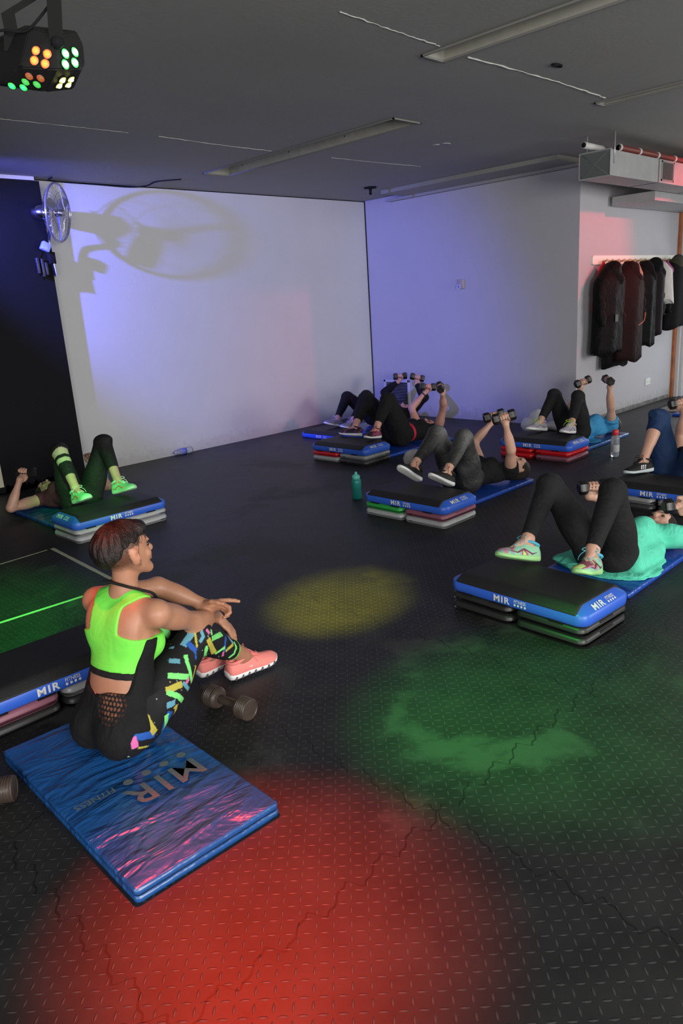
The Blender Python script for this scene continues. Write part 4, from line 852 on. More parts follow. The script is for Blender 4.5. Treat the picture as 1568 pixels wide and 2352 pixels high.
# painted ribbons of the patterned leggings: colour, half width, path on the cloth
RIBBONS = [
 ('L', 0.0141, [(1.437, 2.38, 0.384), (1.419, 2.376, 0.372), (1.399, 2.37, 0.362), (1.379, 2.364, 0.351)]),
 ('B', 0.0109, [(1.4, 2.363, 0.357), (1.404, 2.352, 0.347), (1.41, 2.343, 0.335), (1.418, 2.338, 0.321)]),
 ('Y', 0.0044, [(1.448, 2.377, 0.387), (1.44, 2.364, 0.37), (1.433, 2.352, 0.352), (1.428, 2.343, 0.332)]),
 ('G', 0.0087, [(1.368, 2.337, 0.325), (1.363, 2.322, 0.305), (1.362, 2.312, 0.284), (1.363, 2.306, 0.258), (1.362, 2.306, 0.246), (1.364, 2.308, 0.231), (1.37, 2.318, 0.211)]),
 ('G', 0.0115, [(1.266, 2.308, 0.289), (1.289, 2.299, 0.28), (1.316, 2.295, 0.268), (1.349, 2.3, 0.25)]),
 ('K', 0.008, [(1.349, 2.3, 0.243), (1.342, 2.297, 0.24), (1.335, 2.294, 0.236), (1.328, 2.291, 0.233)]),
 ('Y', 0.0127, [(1.236, 2.283, 0.247), (1.259, 2.282, 0.246), (1.282, 2.283, 0.245), (1.309, 2.286, 0.242)]),
 ('L', 0.008, [(1.314, 2.288, 0.246), (1.321, 2.289, 0.232), (1.332, 2.294, 0.215), (1.354, 2.319, 0.185), (1.351, 2.31, 0.176)]),
 ('G', 0.0103, [(1.237, 2.28, 0.241), (1.25, 2.276, 0.231), (1.264, 2.275, 0.22), (1.28, 2.277, 0.206), (1.296, 2.286, 0.183), (1.319, 2.306, 0.152)]),
 ('L', 0.0121, [(1.222, 2.267, 0.195), (1.235, 2.268, 0.193), (1.248, 2.27, 0.192), (1.262, 2.273, 0.19)]),
 ('B', 0.0183, [(1.236, 2.271, 0.164), (1.223, 2.271, 0.144), (1.21, 2.274, 0.124), (1.199, 2.279, 0.1)]),
 ('Y', 0.0086, [(1.265, 2.277, 0.174), (1.268, 2.294, 0.138), (1.259, 2.29, 0.116)]),
 ('G', 0.011, [(1.216, 2.266, 0.162), (1.213, 2.269, 0.141), (1.214, 2.28, 0.115), (1.211, 2.285, 0.092), (1.195, 2.281, 0.08)]),
 ('B', 0.0148, [(1.051, 2.259, 0.169), (1.064, 2.252, 0.16), (1.078, 2.248, 0.149), (1.094, 2.246, 0.137), (1.112, 2.246, 0.131), (1.131, 2.249, 0.123), (1.154, 2.256, 0.113)]),
 ('Y', 0.0131, [(1.127, 2.258, 0.201), (1.129, 2.253, 0.188), (1.132, 2.249, 0.173), (1.136, 2.247, 0.157), (1.141, 2.247, 0.146), (1.146, 2.25, 0.134), (1.153, 2.254, 0.12)]),
 ('K', 0.0134, [(1.061, 2.25, 0.148), (1.062, 2.248, 0.134), (1.064, 2.248, 0.119), (1.066, 2.251, 0.101)]),
 ('Y', 0.0048, [(1.078, 2.251, 0.096), (1.106, 2.259, 0.082), (1.142, 2.283, 0.056)]),
 ('L', 0.0056, [(1.337, 2.399, 0.348), (1.341, 2.394, 0.349), (1.345, 2.389, 0.35), (1.35, 2.384, 0.351)]),
 ('L', 0.0104, [(1.301, 2.346, 0.325), (1.311, 2.338, 0.322), (1.323, 2.332, 0.319), (1.335, 2.326, 0.314)]),
 ('B', 0.0044, [(1.419, 2.344, 0.336), (1.414, 2.337, 0.322), (1.411, 2.333, 0.307), (1.408, 2.329, 0.291)]),
 ('Y', 0.005, [(1.403, 2.326, 0.268), (1.391, 2.321, 0.251), (1.379, 2.317, 0.233), (1.37, 2.318, 0.211)]),
 ('L', 0.0069, [(1.471, 2.366, 0.385), (1.47, 2.361, 0.377), (1.47, 2.357, 0.369), (1.47, 2.353, 0.36), (1.462, 2.352, 0.355), (1.455, 2.351, 0.35), (1.447, 2.349, 0.346)]),
 ('K', 0.0069, [(1.495, 2.365, 0.379), (1.497, 2.362, 0.372), (1.5, 2.36, 0.366), (1.503, 2.359, 0.359)]),
 ('G', 0.0064, [(1.522, 2.373, 0.366), (1.519, 2.368, 0.361), (1.516, 2.364, 0.354), (1.514, 2.361, 0.347)]),
 ('G', 0.0108, [(1.51, 2.357, 0.333), (1.539, 2.377, 0.324), (1.568, 2.396, 0.315), (1.604, 2.424, 0.302)]),
 ('Y', 0.012, [(1.488, 2.351, 0.343), (1.496, 2.352, 0.319), (1.515, 2.371, 0.284), (1.538, 2.397, 0.245)]),
 ('L', 0.0073, [(1.635, 2.456, 0.296), (1.651, 2.46, 0.268), (1.649, 2.436, 0.256), (1.662, 2.434, 0.231)]),
 ('B', 0.0073, [(1.622, 2.426, 0.28), (1.604, 2.406, 0.27), (1.595, 2.402, 0.252), (1.594, 2.407, 0.227)]),
 ('Y', 0.0067, [(1.66, 2.431, 0.229), (1.637, 2.419, 0.231), (1.619, 2.412, 0.23), (1.603, 2.409, 0.226)]),
 ('G', 0.0072, [(1.544, 2.401, 0.238), (1.558, 2.397, 0.244), (1.575, 2.397, 0.247), (1.597, 2.402, 0.248)]),
 ('K', 0.0053, [(1.589, 2.406, 0.229), (1.589, 2.409, 0.221), (1.59, 2.414, 0.212), (1.593, 2.422, 0.201)]),
 ('G', 0.0074, [(1.674, 2.443, 0.231), (1.674, 2.44, 0.223), (1.675, 2.437, 0.215), (1.678, 2.438, 0.205), (1.67, 2.433, 0.2), (1.663, 2.431, 0.193), (1.659, 2.432, 0.184), (1.648, 2.431, 0.182), (1.64, 2.433, 0.178), (1.633, 2.437, 0.173)]),
 ('G', 0.0025, [(0.991, 2.409, 0.125), (0.981, 2.328, 0.152), (0.991, 2.297, 0.148), (1.006, 2.275, 0.138)]),
]
# ------------------------------------------------------------------ people
def skin_mat(name, col, vc=False):
    k = NT(name); b = k.b; f = k.noise(14, 5, vec=k.obj())
    c = k.mix(k.ramp(f, [(0.3, 0.0), (0.7, 1.0)]), tuple(x*y for x, y in zip(col, (0.92, 0.86, 0.84))), tuple(min(1, x*1.06) for x in col))
    if vc:
        a = k.n('ShaderNodeVertexColor', layer_name='Col'); mx = k.n('ShaderNodeMix', data_type='RGBA', blend_type='MULTIPLY'); mx.inputs[0].default_value = 1.0
        k.l(c, mx.inputs[6]); k.l(a.outputs[0], mx.inputs[7]); c = mx.outputs[2]
    k.l(c, b.inputs['Base Color']); b.inputs['Roughness'].default_value = 0.46
    b.inputs['Subsurface Weight'].default_value = 0.12; b.inputs['Subsurface Radius'].default_value = (0.012, 0.005, 0.003); b.inputs['Subsurface Scale'].default_value = 1.0
    k.bump(k.noise(220, 3, vec=k.obj()), 0.08, 0.004); return k.m
def cloth_mat(name, col, vc=False, rough=0.8, wr=0.25, ws=14, sheen=0.0, extra=None):
    k = NT(name); b = k.b
    if vc:
        a = k.n('ShaderNodeVertexColor', layer_name='Col'); k.l(a.outputs[0], b.inputs['Base Color'])
    else: b.inputs['Base Color'].default_value = tuple(col)+(1,)
    b.inputs['Roughness'].default_value = rough; b.inputs['Specular IOR Level'].default_value = 0.3
    n1 = k.noise(ws, 3, 0.5, vec=k.obj(), dist=1.2); n2 = k.noise(350, 2, vec=k.obj())
    k.bump(k.M('ADD', n1, k.M('MULTIPLY', n2, 0.02)), wr, 0.05); return k.m
for _n in JOINTS:
    if _n == 'A': continue
    for _k in ('helL', 'helR'):
        _v = JOINTS[_n][_k]; JOINTS[_n][_k] = (_v[0], _v[1], 0.105 if _n == 'C' else 0.214)
class Fr:
    """body frame: r = her right, u = towards the head, f = front"""
    def __init__(s, J, sc):
        s.J = {k: A3(v) for k, v in J.items()}; s.s = sc; j = s.J
        s.u = nrm(j['N']-j['P']); r = nrm(j['hipR']-j['hipL'])*0.5+nrm(j['shR']-j['shL'])*0.5
        r = nrm(r-s.u*(r@s.u)); s.r = r; s.f = np.cross(s.u, r)
        s.rh = nrm((lambda q: q-s.u*(q@s.u))(j['hipR']-j['hipL'])); s.fh = np.cross(s.u, s.rh)
        s.rs = nrm((lambda q: q-s.u*(q@s.u))(j['shR']-j['shL'])); s.fs = np.cross(s.u, s.rs)
    def at(s, r, u, f, base='P', fr='m'):
        R_, F_ = {'m': (s.r, s.f), 'h': (s.rh, s.fh), 's': (s.rs, s.fs)}[fr]
        return s.J[base]+(R_*r+s.u*u+F_*f)*s.s
def torso_prims(B, bust=1.0, w=1.0):
    s = B.s; j = B.J; ax = [B.r, B.u, B.f]; axs = [B.rs, B.u, B.fs]; axh = [B.rh, B.u, B.fh]; T = np.linalg.norm(j['N']-j['P'])/0.45/s
    P = [Ell(B.at(0, 0.02, 0.0, fr='h'), axh, A3((0.160*w, 0.120, 0.102))*s, 0.03)]
    for q in (1, -1): P.append(Ell(B.at(q*0.075*w, -0.03, -0.030, fr='h'), axh, A3((0.086, 0.092, 0.090))*s*w, 0.03))
    P += [Ell(B.at(0, 0.15*T, 0.002), ax, A3((0.128*w, 0.13, 0.088*w))*s, 0.05), Ell(B.at(0, 0.30*T, 0.0), ax, A3((0.132*w, 0.15, 0.092))*s, 0.04),
          Ell(B.at(0, -0.065, -0.01, 'N', 's'), axs, A3((0.142, 0.085, 0.070))*s, 0.04)]
    for q, n in ((1, 'R'), (-1, 'L')):
        P.append(Ell(B.at(q*0.068, 0.295*T, 0.072), ax, A3((0.055, 0.058, 0.050))*s*bust, 0.025))
        P.append(Cone(B.at(q*0.03, -0.02, -0.005, 'N', 's'), j['sh'+n], 0.046*s, 0.048*s, 0.035))
        P.append(Cone(B.at(q*0.02, 0.035, -0.008, 'N', 's'), B.at(q*0.11, -0.015, -0.012, 'N', 's'), 0.034*s, 0.030*s, 0.03))
        P.append(Ell(B.at(q*0.075, -0.09, -0.058, 'N', 's'), axs, A3((0.060, 0.085, 0.030))*s, 0.03))
    return P
def leg_prims(B, n, w=1.0, clip=None, foot=True, upto=None):
    s = B.s; j = B.J; h, k, a = j['hip'+n], j['kne'+n], j['ank'+n]; d = nrm(a-k); t = nrm(k-h)
    back = nrm(-(t+(-d))*0.5+1e-6) if np.linalg.norm(t-d) > 0.1 else -B.f
    back = nrm((h+a)/2-k)       # behind the knee
    out = [Cone(h+B.u*0.0, k-t*0.03*s, 0.088*s*w, 0.060*s*w, 0.03, None), Ell(h+t*0.14*s-0*back, [t, nrm(np.cross(t, B.r)+1e-9), np.cross(t, nrm(np.cross(t, B.r)+1e-9))], A3((0.17, 0.084*w, 0.086*w))*s, 0.03),
           Ell(k, [t, d, np.cross(t, d)+1e-6], A3((0.053, 0.053, 0.053))*s*w, 0.03)]
    L = np.linalg.norm(a-k); c = clip
    out += [Cone(k+d*0.02*s, a, 0.052*s*w, 0.033*s*(w*0.5+0.5), 0.025, c), Cone(k+d*0.05*s+back*0.022*s, k+d*0.22*s+back*0.012*s, 0.041*s*w, 0.030*s*w, 0.03, c)]
    if foot:
        ft = nrm(j['toe'+n]-j['hel'+n]); fu = a-j['hel'+n]; fu = nrm(fu-ft*(fu@ft)); H_ = j['hel'+n]
        out += [Cone(a, H_+ft*0.02+fu*0.034, 0.031*s, 0.024*s, 0.015), Cone(a-fu*0.01, H_+ft*0.165*s+fu*0.026, 0.027*s, 0.015*s, 0.015)]
    return out
def arm_prims(B, n, clip=None, w=1.0, parts='uf'):
    s = B.s; j = B.J; a, b, c = j['sh'+n], j['el'+n], j['wr'+n]; d = nrm(b-a); e = nrm(c-b); o = []
    if 'u' in parts: o += [Cone(a, b, 0.046*s*w, 0.036*s*w, 0.03, clip), Ell(a+d*0.11*s, [d, nrm(np.cross(d, e)+1e-6), nrm(np.cross(d, np.cross(d, e)+1e-6))], A3((0.095, 0.042*w, 0.045*w))*s, 0.03, clip)]
    if 'f' in parts: o += [Cone(b, c, 0.035*s*w, 0.0235*s, 0.025, clip), Ell(b+e*0.075*s, [e, nrm(np.cross(d, e)+1e-6), nrm(np.cross(e, np.cross(d, e)+1e-6))], A3((0.085, 0.038*w, 0.034*w))*s, 0.025, clip)]
    return o
def hand_grip(W, G, bar, nrm_, s, side):
    """fist closed round a bar through G; bar = bar direction from little finger to index, nrm_ = palm normal"""
    f = nrm(G-W); b = nrm(A3(bar)); b = nrm(b-f*(b@f)*0.6); n = np.cross(b, f); n = nrm(n)
    if n@A3(nrm_) < 0: n = -n
    K = lambda p, q, t: G+f*p*s+b*q*s+n*t*s; P = []
    P += [Ell(K(-0.030, 0, -0.026), [f, b, n], A3((0.052, 0.040, 0.017))*s, 0.012), Cone(W, K(-0.045, 0, -0.02), 0.024*s, 0.022*s, 0.02), Ell(K(-0.045, 0.022, -0.010), [f, b, n], A3((0.032, 0.017, 0.018))*s, 0.012)]
    for i, (q, L, r) in enumerate(((-0.031, 0.80, 0.0078), (-0.0105, 0.95, 0.0088), (0.0105, 1.0, 0.0092), (0.032, 0.92, 0.0088))):
        pts = [K(0.012, q, -0.024), K(0.030*L, q, -0.006), K(0.026*L, q, 0.018), K(0.002, q*0.97, 0.028), K(-0.016*L, q*0.95, 0.020)]
        for u in range(4): P.append(Cone(pts[u], pts[u+1], r*s, r*s*0.95, 0.0035))
    tp = [K(-0.052, 0.030, -0.012), K(-0.034, 0.046, 0.006), K(-0.018, 0.040, 0.026), K(0.002, 0.030, 0.037)]
    for u, r in enumerate((0.0125, 0.0105, 0.0095)): P.append(Cone(tp[u], tp[u+1], r*s, r*s*0.9, 0.005))
    return P
def head_prims(c, fwd, up_, s, ears=True):
    f = nrm(fwd); u = A3(up_); u = nrm(u-f*(u@f)); r = np.cross(f, u)
    K = lambda x, y, z: c+(r*x+f*y+u*z)*s; ax = [r, f, u]
    P = [Ell(K(0, -0.012, 0.022), ax, A3((0.073, 0.092, 0.086))*s, 0.02), Ell(K(0, 0.024, -0.025), ax, A3((0.059, 0.062, 0.078))*s, 0.02), Ell(K(0, 0.064, -0.093), ax, A3((0.026, 0.022, 0.019))*s, 0.02),
         Ell(K(0, 0.050, 0.040), ax, A3((0.056, 0.040, 0.040))*s, 0.02)]
    for q in (1, -1):
        P += [Cone(K(q*0.052, -0.005, -0.045), K(q*0.020, 0.062, -0.090), 0.020*s, 0.018*s, 0.02), Ell(K(q*0.034, 0.064, -0.030), ax, A3((0.022, 0.018, 0.020))*s, 0.015), Ell(K(q*0.028, 0.080, 0.020), ax, A3((0.022, 0.009, 0.007))*s, 0.008)]
        if ears:
            P += [Ell(K(q*0.074, -0.008, -0.012), [nrm(r-f*q*0.35), nrm(f+r*q*0.35), u], A3((0.007, 0.019, 0.030))*s, 0.006), Ell(K(q*0.071, -0.002, -0.036), ax, A3((0.006, 0.009, 0.010))*s, 0.005)]
    P += [Cone(K(0, 0.086, 0.010), K(0, 0.106, -0.026), 0.0075*s, 0.0115*s, 0.008), Ell(K(0, 0.100, -0.032), ax, A3((0.016, 0.011, 0.008))*s, 0.006), Ell(K(0, 0.082, -0.052), ax, A3((0.024, 0.012, 0.014))*s, 0.012),
          Ell(K(0, 0.091, -0.0535), ax, A3((0.020, 0.008, 0.005))*s, 0.004), Ell(K(0, 0.089, -0.065), ax, A3((0.018, 0.008, 0.0055))*s, 0.004)]
    S = [Ell(K(q*0.031, 0.092, 0.001), ax, A3((0.017, 0.013, 0.010))*s, 0.008) for q in (1, -1)]
    if ears: S += [Ell(K(q*0.083, 0.000, -0.010), ax, A3((0.006, 0.010, 0.015))*s, 0.004) for q in (1, -1)]
    return P, S, K, ax
def shoe(parent, heel, toe, ank, s, M, style='', side=1, st_h=0.034):
    """lofted trainer; heel/toe = sole centre line ends"""
    heel, toe, ank = A3(heel), A3(toe), A3(ank); f = nrm(toe-heel); L = np.linalg.norm(toe-heel)*1.08; u = ank-heel; u = nrm(u-f*(u@f)); r = np.cross(f, u)
    O = heel-f*0.022-u*0.010
    def K(x, y, z): return Vector(O+f*(x*L)+r*(y*s)+u*(z*s))
    t = bpy.data.objects.new('shoe', None); C.objects.link(t); t.parent = parent
    prof = [(0.0, .022, .4), (0.02, .031, .8), (0.08, .037, 1), (0.22, .038, 1), (0.42, .038, 1), (0.60, .045, 1), (0.76, .049, 1), (0.88, .044, 1), (0.96, .031, .9), (1.0, .014, .6)]
    def foot(x): 
        for (a, w, _), (b, w2, _) in zip(prof, prof[1:]):
            if a <= x <= b: return w+(w2-w)*(x-a)/(b-a)
        return prof[-1][1]
    def bend(x): return 0.010*max(0, (x-0.72)/0.28)**2+0.004*max(0, (0.15-x)/0.15)
    n = 14
    def solering(x, z0, z1, k=1.0):
        w = foot(x)*k; out = []
        for q in range(n):
            a = 2*PI*q/n; cx, sx = math.cos(a), math.sin(a)
            yy = w*(abs(cx)**0.45)*(1 if cx > 0 else -1); zz = (z0+z1)/2+(z1-z0)/2*(abs(sx)**0.45)*(1 if sx > 0 else -1)
            out.append(K(x, yy, zz+bend(x)))
        return out
    xs_ = [0.0, 0.015, 0.05, 0.12, 0.22, 0.34, 0.46, 0.58, 0.68, 0.78, 0.87, 0.93, 0.975, 1.0]
    th = lambda x: st_h*(1.0-0.38*min(1, max(0, (x-0.1)/0.75)))
    bm = nb(); loft(bm, [solering(x, 0.0+0.003*(x < .01), th(x), 1.06) for x in xs_])
    obj('sole', bm, M['sole'], t)
    # upper: arch sections, opening round the ankle
    bm = nb(); R = []
    hts = [(0.01, .070), (0.05, .094), (0.12, .101), (0.22, .098), (0.32, .104), (0.40, .099), (0.50, .086), (0.60, .075), (0.70, .065), (0.80, .056), (0.88, .049), (0.94, .040), (0.985, .026)]
    for x, h in hts:
        w = foot(x)*1.0; ring = []
        for q in range(n+3):
            a = PI*q/(n+2); cx, sx = math.cos(a), math.sin(a)
            taper = 1-0.38*(sx**2)*(1 if x > 0.3 else 0.7)
            ring.append(K(x, w*cx*taper if abs(cx) < .98 else w*cx, th(x)*0.7+(h-th(x)*0.7)*(sx**0.8)+bend(x)))
        ring += [K(x, -w*0.9, th(x)*0.5), K(x, w*0.9, th(x)*0.5)]
        R.append(ring)
    loft(bm, R); obj('upper', bm, M['upper'], t)
    bm = nb(); pts = []
    for q in range(21):
        a = 2*PI*q/20; pts.append(K(0.20+0.165*math.cos(a), 0.035*math.sin(a), 0.097+0.011*math.cos(a)))
    tube(bm, pts, 0.0085*s, 8, cap=False); obj('collar', bm, M.get('collar', M['upper']), t)
    bm = nb(); rr = []
    for x, h, w in ((0.30, .128, .018), (0.34, .122, .021), (0.42, .107, .020), (0.52, .091, .018), (0.62, .078, .015)):
        rr.append([K(x, w, h-.004), K(x, 0, h+.002), K(x, -w, h-.004), K(x, -w, h-.010), K(x, w, h-.010)])
    loft(bm, rr); obj('tongue', bm, M.get('tongue', M['upper']), t)
    bm = nb()
    for i, (x, h) in enumerate(((0.37, .115), (0.43, .105), (0.49, .096), (0.55, .088), (0.61, .080))):
        sg = 1 if i % 2 else -1; tube(bm, [K(x-0.01, 0.024, h-.010), K(x, 0.010*sg, h+.001), K(x+0.015, -0.024, h-.010)], 0.0022*s, 5)
    for sg in (1, -1):
        tube(bm, spline([K(0.37, 0, .118), K(0.38, 0.022*sg, .134), K(0.44, 0.042*sg, .122), K(0.41, 0.020*sg, .116), K(0.37, 0, .118)], 5), 0.0020*s, 5)
        tube(bm, spline([K(0.37, 0, .118), K(0.42, 0.024*sg, .116), K(0.47, 0.048*sg, .092), K(0.50, 0.053*sg, .066)], 5), 0.0018*s, 5)
    obj('laces', bm, M.get('lace', M['upper']), t)
    if style == 'stripes':
        for sg in (1, -1):
            bm = nb()
            for i in range(3):
                x = 0.36+i*0.075; loft(bm, [[K(x, sg*(foot(x)*1.0+.002), .030), K(x+0.04, sg*(foot(x)*1.0+.002), .030), K(x+0.04, sg*(foot(x)+.0005), .029), K(x, sg*(foot(x)+.0005), .029)],
                    [K(x-0.05, sg*(foot(x)*0.80+.003), .060), K(x-0.01, sg*(foot(x)*0.80+.003), .060), K(x-0.01, sg*(foot(x)*.80-.001), .059), K(x-0.05, sg*(foot(x)*.80-.001), .059)]])
            obj('side_stripes', bm, M['mark'], t, smooth=False)
    if style == 'swoosh' or style == 'bands':
        for sg in (1, -1):
            bm = nb(); segs = [(0.22, .052), (0.34, .038), (0.46, .040), (0.60, .050)] if style == 'swoosh' else [(0.10, .05), (0.24, .036), (0.42, .058), (0.60, .034), (0.78, .040)]
            tube(bm, [K(x, sg*(foot(x)*(0.96 if z < .045 else 0.86)+.001), z) for x, z in segs], [0.002*s, 0.005*s]+[0.004*s]*(len(segs)-3)+[0.0015*s], 6); obj('side_flash', bm, M['mark'], t)
    if style == 'grooves':
        bm = nb()
        for sg in (1, -1):
            for i in range(7):
                x = 0.10+i*0.125; box(bm, (-0.004, -0.002, -0.008), (0.004, 0.002, 0.008), mtx=Matrix.Translation(K(x, sg*foot(x)*1.055, 0.012+bend(x))) @ Matrix((Vector(f), Vector(r), Vector(u))).transposed().to_4x4() @ Matrix.Rotation(0.5, 4, 'Y'))
        obj('sole_groove', bm, mat('sole_groove_grey', (0.10, 0.10, 0.11), 0.7), t, smooth=False)
        bm = nb(); 
        for sg in (1, -1):
            tube(bm, [K(0.36, sg*foot(.36)*0.93, .040), K(0.44, sg*foot(.44)*0.95, .047)], 0.0016, 5); tube(bm, [K(0.37, sg*foot(.37)*0.93, .048), K(0.43, sg*foot(.43)*0.98, .038)], 0.0014, 5)
        obj('side_mark', bm, M['mark'], t)
    return t
def toe_cap(): pass
def person(key, label, st, s=1.0):
    B = Fr(JOINTS[key], s); j = B.J; res = st.get('res', 0.0065); org = A3((j['P'][0], j['P'][1], 0)); w = st.get('w', 1.0)
    root = thing('person', label, 'person', tuple(org)); O = tuple(org)
    P = torso_prims(B, st.get('bust', 1.0), w)
    for n in 'LR':
        P += leg_prims(B, n, w)+arm_prims(B, n, w=w*0.5+0.5)
    # neck and head
    hc = j['head']; hf = A3(st.get('face', B.f)); hu = A3(st.get('hup', B.u)); HP_, HS, HK, HA = head_prims(hc, hf, hu, s)
    P.append(Cone(j['N']+B.u*0.0, hc-nrm(hu)*0.035*s-nrm(hf)*0.018*s, 0.052*s, 0.046*s, 0.03)); P += HP_
    for n in 'LR':
        g = st['grip'+n]
        if callable(g): P += g(B)
        elif g is not None: P += hand_grip(j['wr'+n], j['gr'+n], g[0], g[1], s*1.0, n)
    for q in P:
        q.k = max(q.k, 0.0035)
    body = skin('body', P, res, st['skin'], root, sub=HS, org=O, col=st.get('bodycol'), relax=1); 
    # eyes, brows, lips
    if st.get('facedetail', True):
        for q in (1, -1):
            bm = nb(); bmesh.ops.create_uvsphere(bm, u_segments=12, v_segments=8, radius=0.0105*s); bmesh.ops.translate(bm, vec=Vector(HK(q*0.031, 0.077, 0.001))-Vector(O), verts=bm.verts); obj('eye', bm, mat('eye_dark', (0.05, 0.03, 0.02), 0.2), root)
            bm = nb(); tube(bm, [Vector(HK(q*x, y, z))-Vector(O) for x, y, z in ((0.014, .0905, .018), (0.026, .0895, .024), (0.038, .082, .024), (0.048, .070, .018))], [0.002, 0.003, 0.0026, 0.001], 6, flat=0.6); obj('eyebrow', bm, mat('dark_brown_hair', (0.02, 0.012, 0.009), 0.6), root)
        skin('lips', [Ell(HK(0, 0.0925, -0.0535), HA, A3((0.0185, 0.008, 0.0045))*s, 0.003), Ell(HK(0, 0.0905, -0.0645), HA, A3((0.0165, 0.008, 0.005))*s, 0.003)], 0.003, mat('lip_rose', (0.42, 0.14, 0.12), 0.4), root, org=O)
    cres = st.get('cres', 0.009)
    # leggings
    lg = st['leg']; t_ = lg.get('to', 0.85); LP = []
    for n in 'LR':
        a, k_ = j['ank'+n], j['kne'+n]; d = nrm(a-k_); c = k_+(a-k_)*t_
        LP += leg_prims(B, n, w*lg.get('fat', 1.0), clip=[(c, d)], foot=False)
    wc = B.at(0, lg.get('waist', 0.13), 0); TQ = torso_prims(B, 1.0, w)[:4]
    for q in TQ: q.clip = [(wc, B.u)]
    LP += TQ
    legm = skin('leggings', LP, lg.get('res', cres), lg['mat'], root, off=lg.get('off', 0.006), org=O, col=lg.get('col'), noise=lg.get('noise'))
    if 'cuff' in lg:
        for n in 'LR':
            a, k_ = j['ank'+n], j['kne'+n]; d = nrm(a-k_); c = k_+(a-k_)*(t_-0.03)
            skin('cuff', [Cone(c-d*0.01, c+d*0.02, lg['cuffr'], lg['cuffr']*0.96, 0.01, [(c+d*0.018, d), (c-d*0.018, -d)])], 0.006, lg['cuff'], root, org=O)
    if 'sock' in st:
        for n in 'LR':
            a, k_ = j['ank'+n], j['kne'+n]; d = nrm(a-k_); c = k_+(a-k_)*st['sock'][1]
            skin('sock', [Cone(c-d*0.02, a, 0.040*s, 0.036*s, 0.01, [(c, -d)]), Cone(a, j['hel'+n]+(a-j['hel'+n])*.3, 0.037*s, 0.033*s, 0.01)], 0.006, st['sock'][0], root, org=O)
    # top
    tp = st.get('top')
    if tp:
        TP = torso_prims(B, st.get('bust', 1.0)*1.03, w*1.02); lo_c = B.at(0, tp.get('hem', 0.05), 0); hi_c = B.at(0, tp.get('neck', 0.025), 0, 'N'); nf = nrm(B.u*0.9+B.f*0.45)
        for q in TP: q.clip = [(lo_c, -B.u), (hi_c, nf)]
        for n in 'LR':
            a, b, c = j['sh'+n], j['el'+n], j['wr'+n]
            if tp['sleeve'] == 'short': e = nrm(b-a); TP += [Cone(a, b, 0.058*s, 0.052*s, 0.03, [(a+(b-a)*tp.get('sl', 0.45), e)])]
            elif tp['sleeve'] == 'long': e = nrm(c-b); TP += arm_prims(B, n, parts='u', w=1.08)+arm_prims(B, n, clip=[(b+(c-b)*0.93, e)], parts='f', w=1.12)
        TP += [q(B) for q in tp.get('extra', [])]
        reg = None
        if tp.get('keep_above'):
            zc_ = tp['keep_above']; reg = lambda x, y, z: zc_-z+0*x+0*y
        skin(tp.get('name', 'top'), TP, cres, tp['mat'], root, off=tp.get('off', 0.010), region=reg, org=O, noise=tp.get('noise'))
    if 'band' in st:
        bp = B.at(0, st['band'][1], 0); u = B.u
        skin('waistband', torso_prims(B, 1.0, w)[:5], cres, st['band'][0], root, off=0.014, region=lambda x, y, z: np.abs((x-bp[0])*u[0]+(y-bp[1])*u[1]+(z-bp[2])*u[2])-0.022, org=O)
    # shoes
    for n in 'LR': shoe(root, j['hel'+n]-org, j['toe'+n]-org, j['ank'+n]-org, s, st['shoes'], st.get('shoestyle', ''))
    # hair
    hr = st.get('hair')
    if hr == 'back':
        skin('hair', [Ell(HK(0, -0.022, 0.034), HA, A3((0.089, 0.098, 0.098))*s, 0.02), Ell(HK(0, -0.085, 0.050), HA, A3((0.045, 0.035, 0.045))*s, 0.02), Ell(HK(0, -0.05, -0.01), HA, A3((0.072, 0.060, 0.08))*s, 0.02)], 0.007, st.get('hairmat', M_hair), root, org=O,
             region=lambda x, y, z, K=HK(0, 0.060, 0.02), K2=nrm(HA[1]*0.8-HA[2]*0.6): (x-K[0])*K2[0]+(y-K[1])*K2[1]+(z-K[2])*K2[2]+0.012*np.sin(60*x)+0*y)
    return root, B, HK, HA
M_hair = mat('dark_brown_hair', (0.02, 0.012, 0.009), 0.45, bump=(120, 0.8, 0.02))
SK1 = skin_mat('fair_skin', (0.60, 0.36, 0.27)); SK2 = skin_mat('pink_skin', (0.62, 0.34, 0.28))
K_blk = cloth_mat('black_stretch_fabric', (0.012, 0.012, 0.013), rough=0.82); K_blk2 = cloth_mat('soft_black_cotton', (0.009, 0.009, 0.010), rough=0.9, wr=0.5, ws=9)
sole_w = mat('white_foam_sole', (0.78, 0.80, 0.80), 0.5)
def multi(name, cols, sc, rough=0.6):
    k = NT(name); n = k.noise(sc, 2, 0.5, vec=k.obj(), dist=1.5); r = k.n('ShaderNodeValToRGB'); r.color_ramp.interpolation = 'CONSTANT'; e = r.color_ramp.elements
    while len(e) < len(cols): e.new(0.5)
    for i, (q, c) in enumerate(zip(e, cols)): q.position = 0.0 if i == 0 else 0.33+0.34*(i/len(cols)); q.color = tuple(c)+(1,)
    k.l(n, r.inputs[0]); k.l(r.outputs[0], k.b.inputs['Base Color']); k.b.inputs['Roughness'].default_value = rough; return k.m
FB, UPZ = A3((-1, 0, 0)), A3((0, 0, 1))
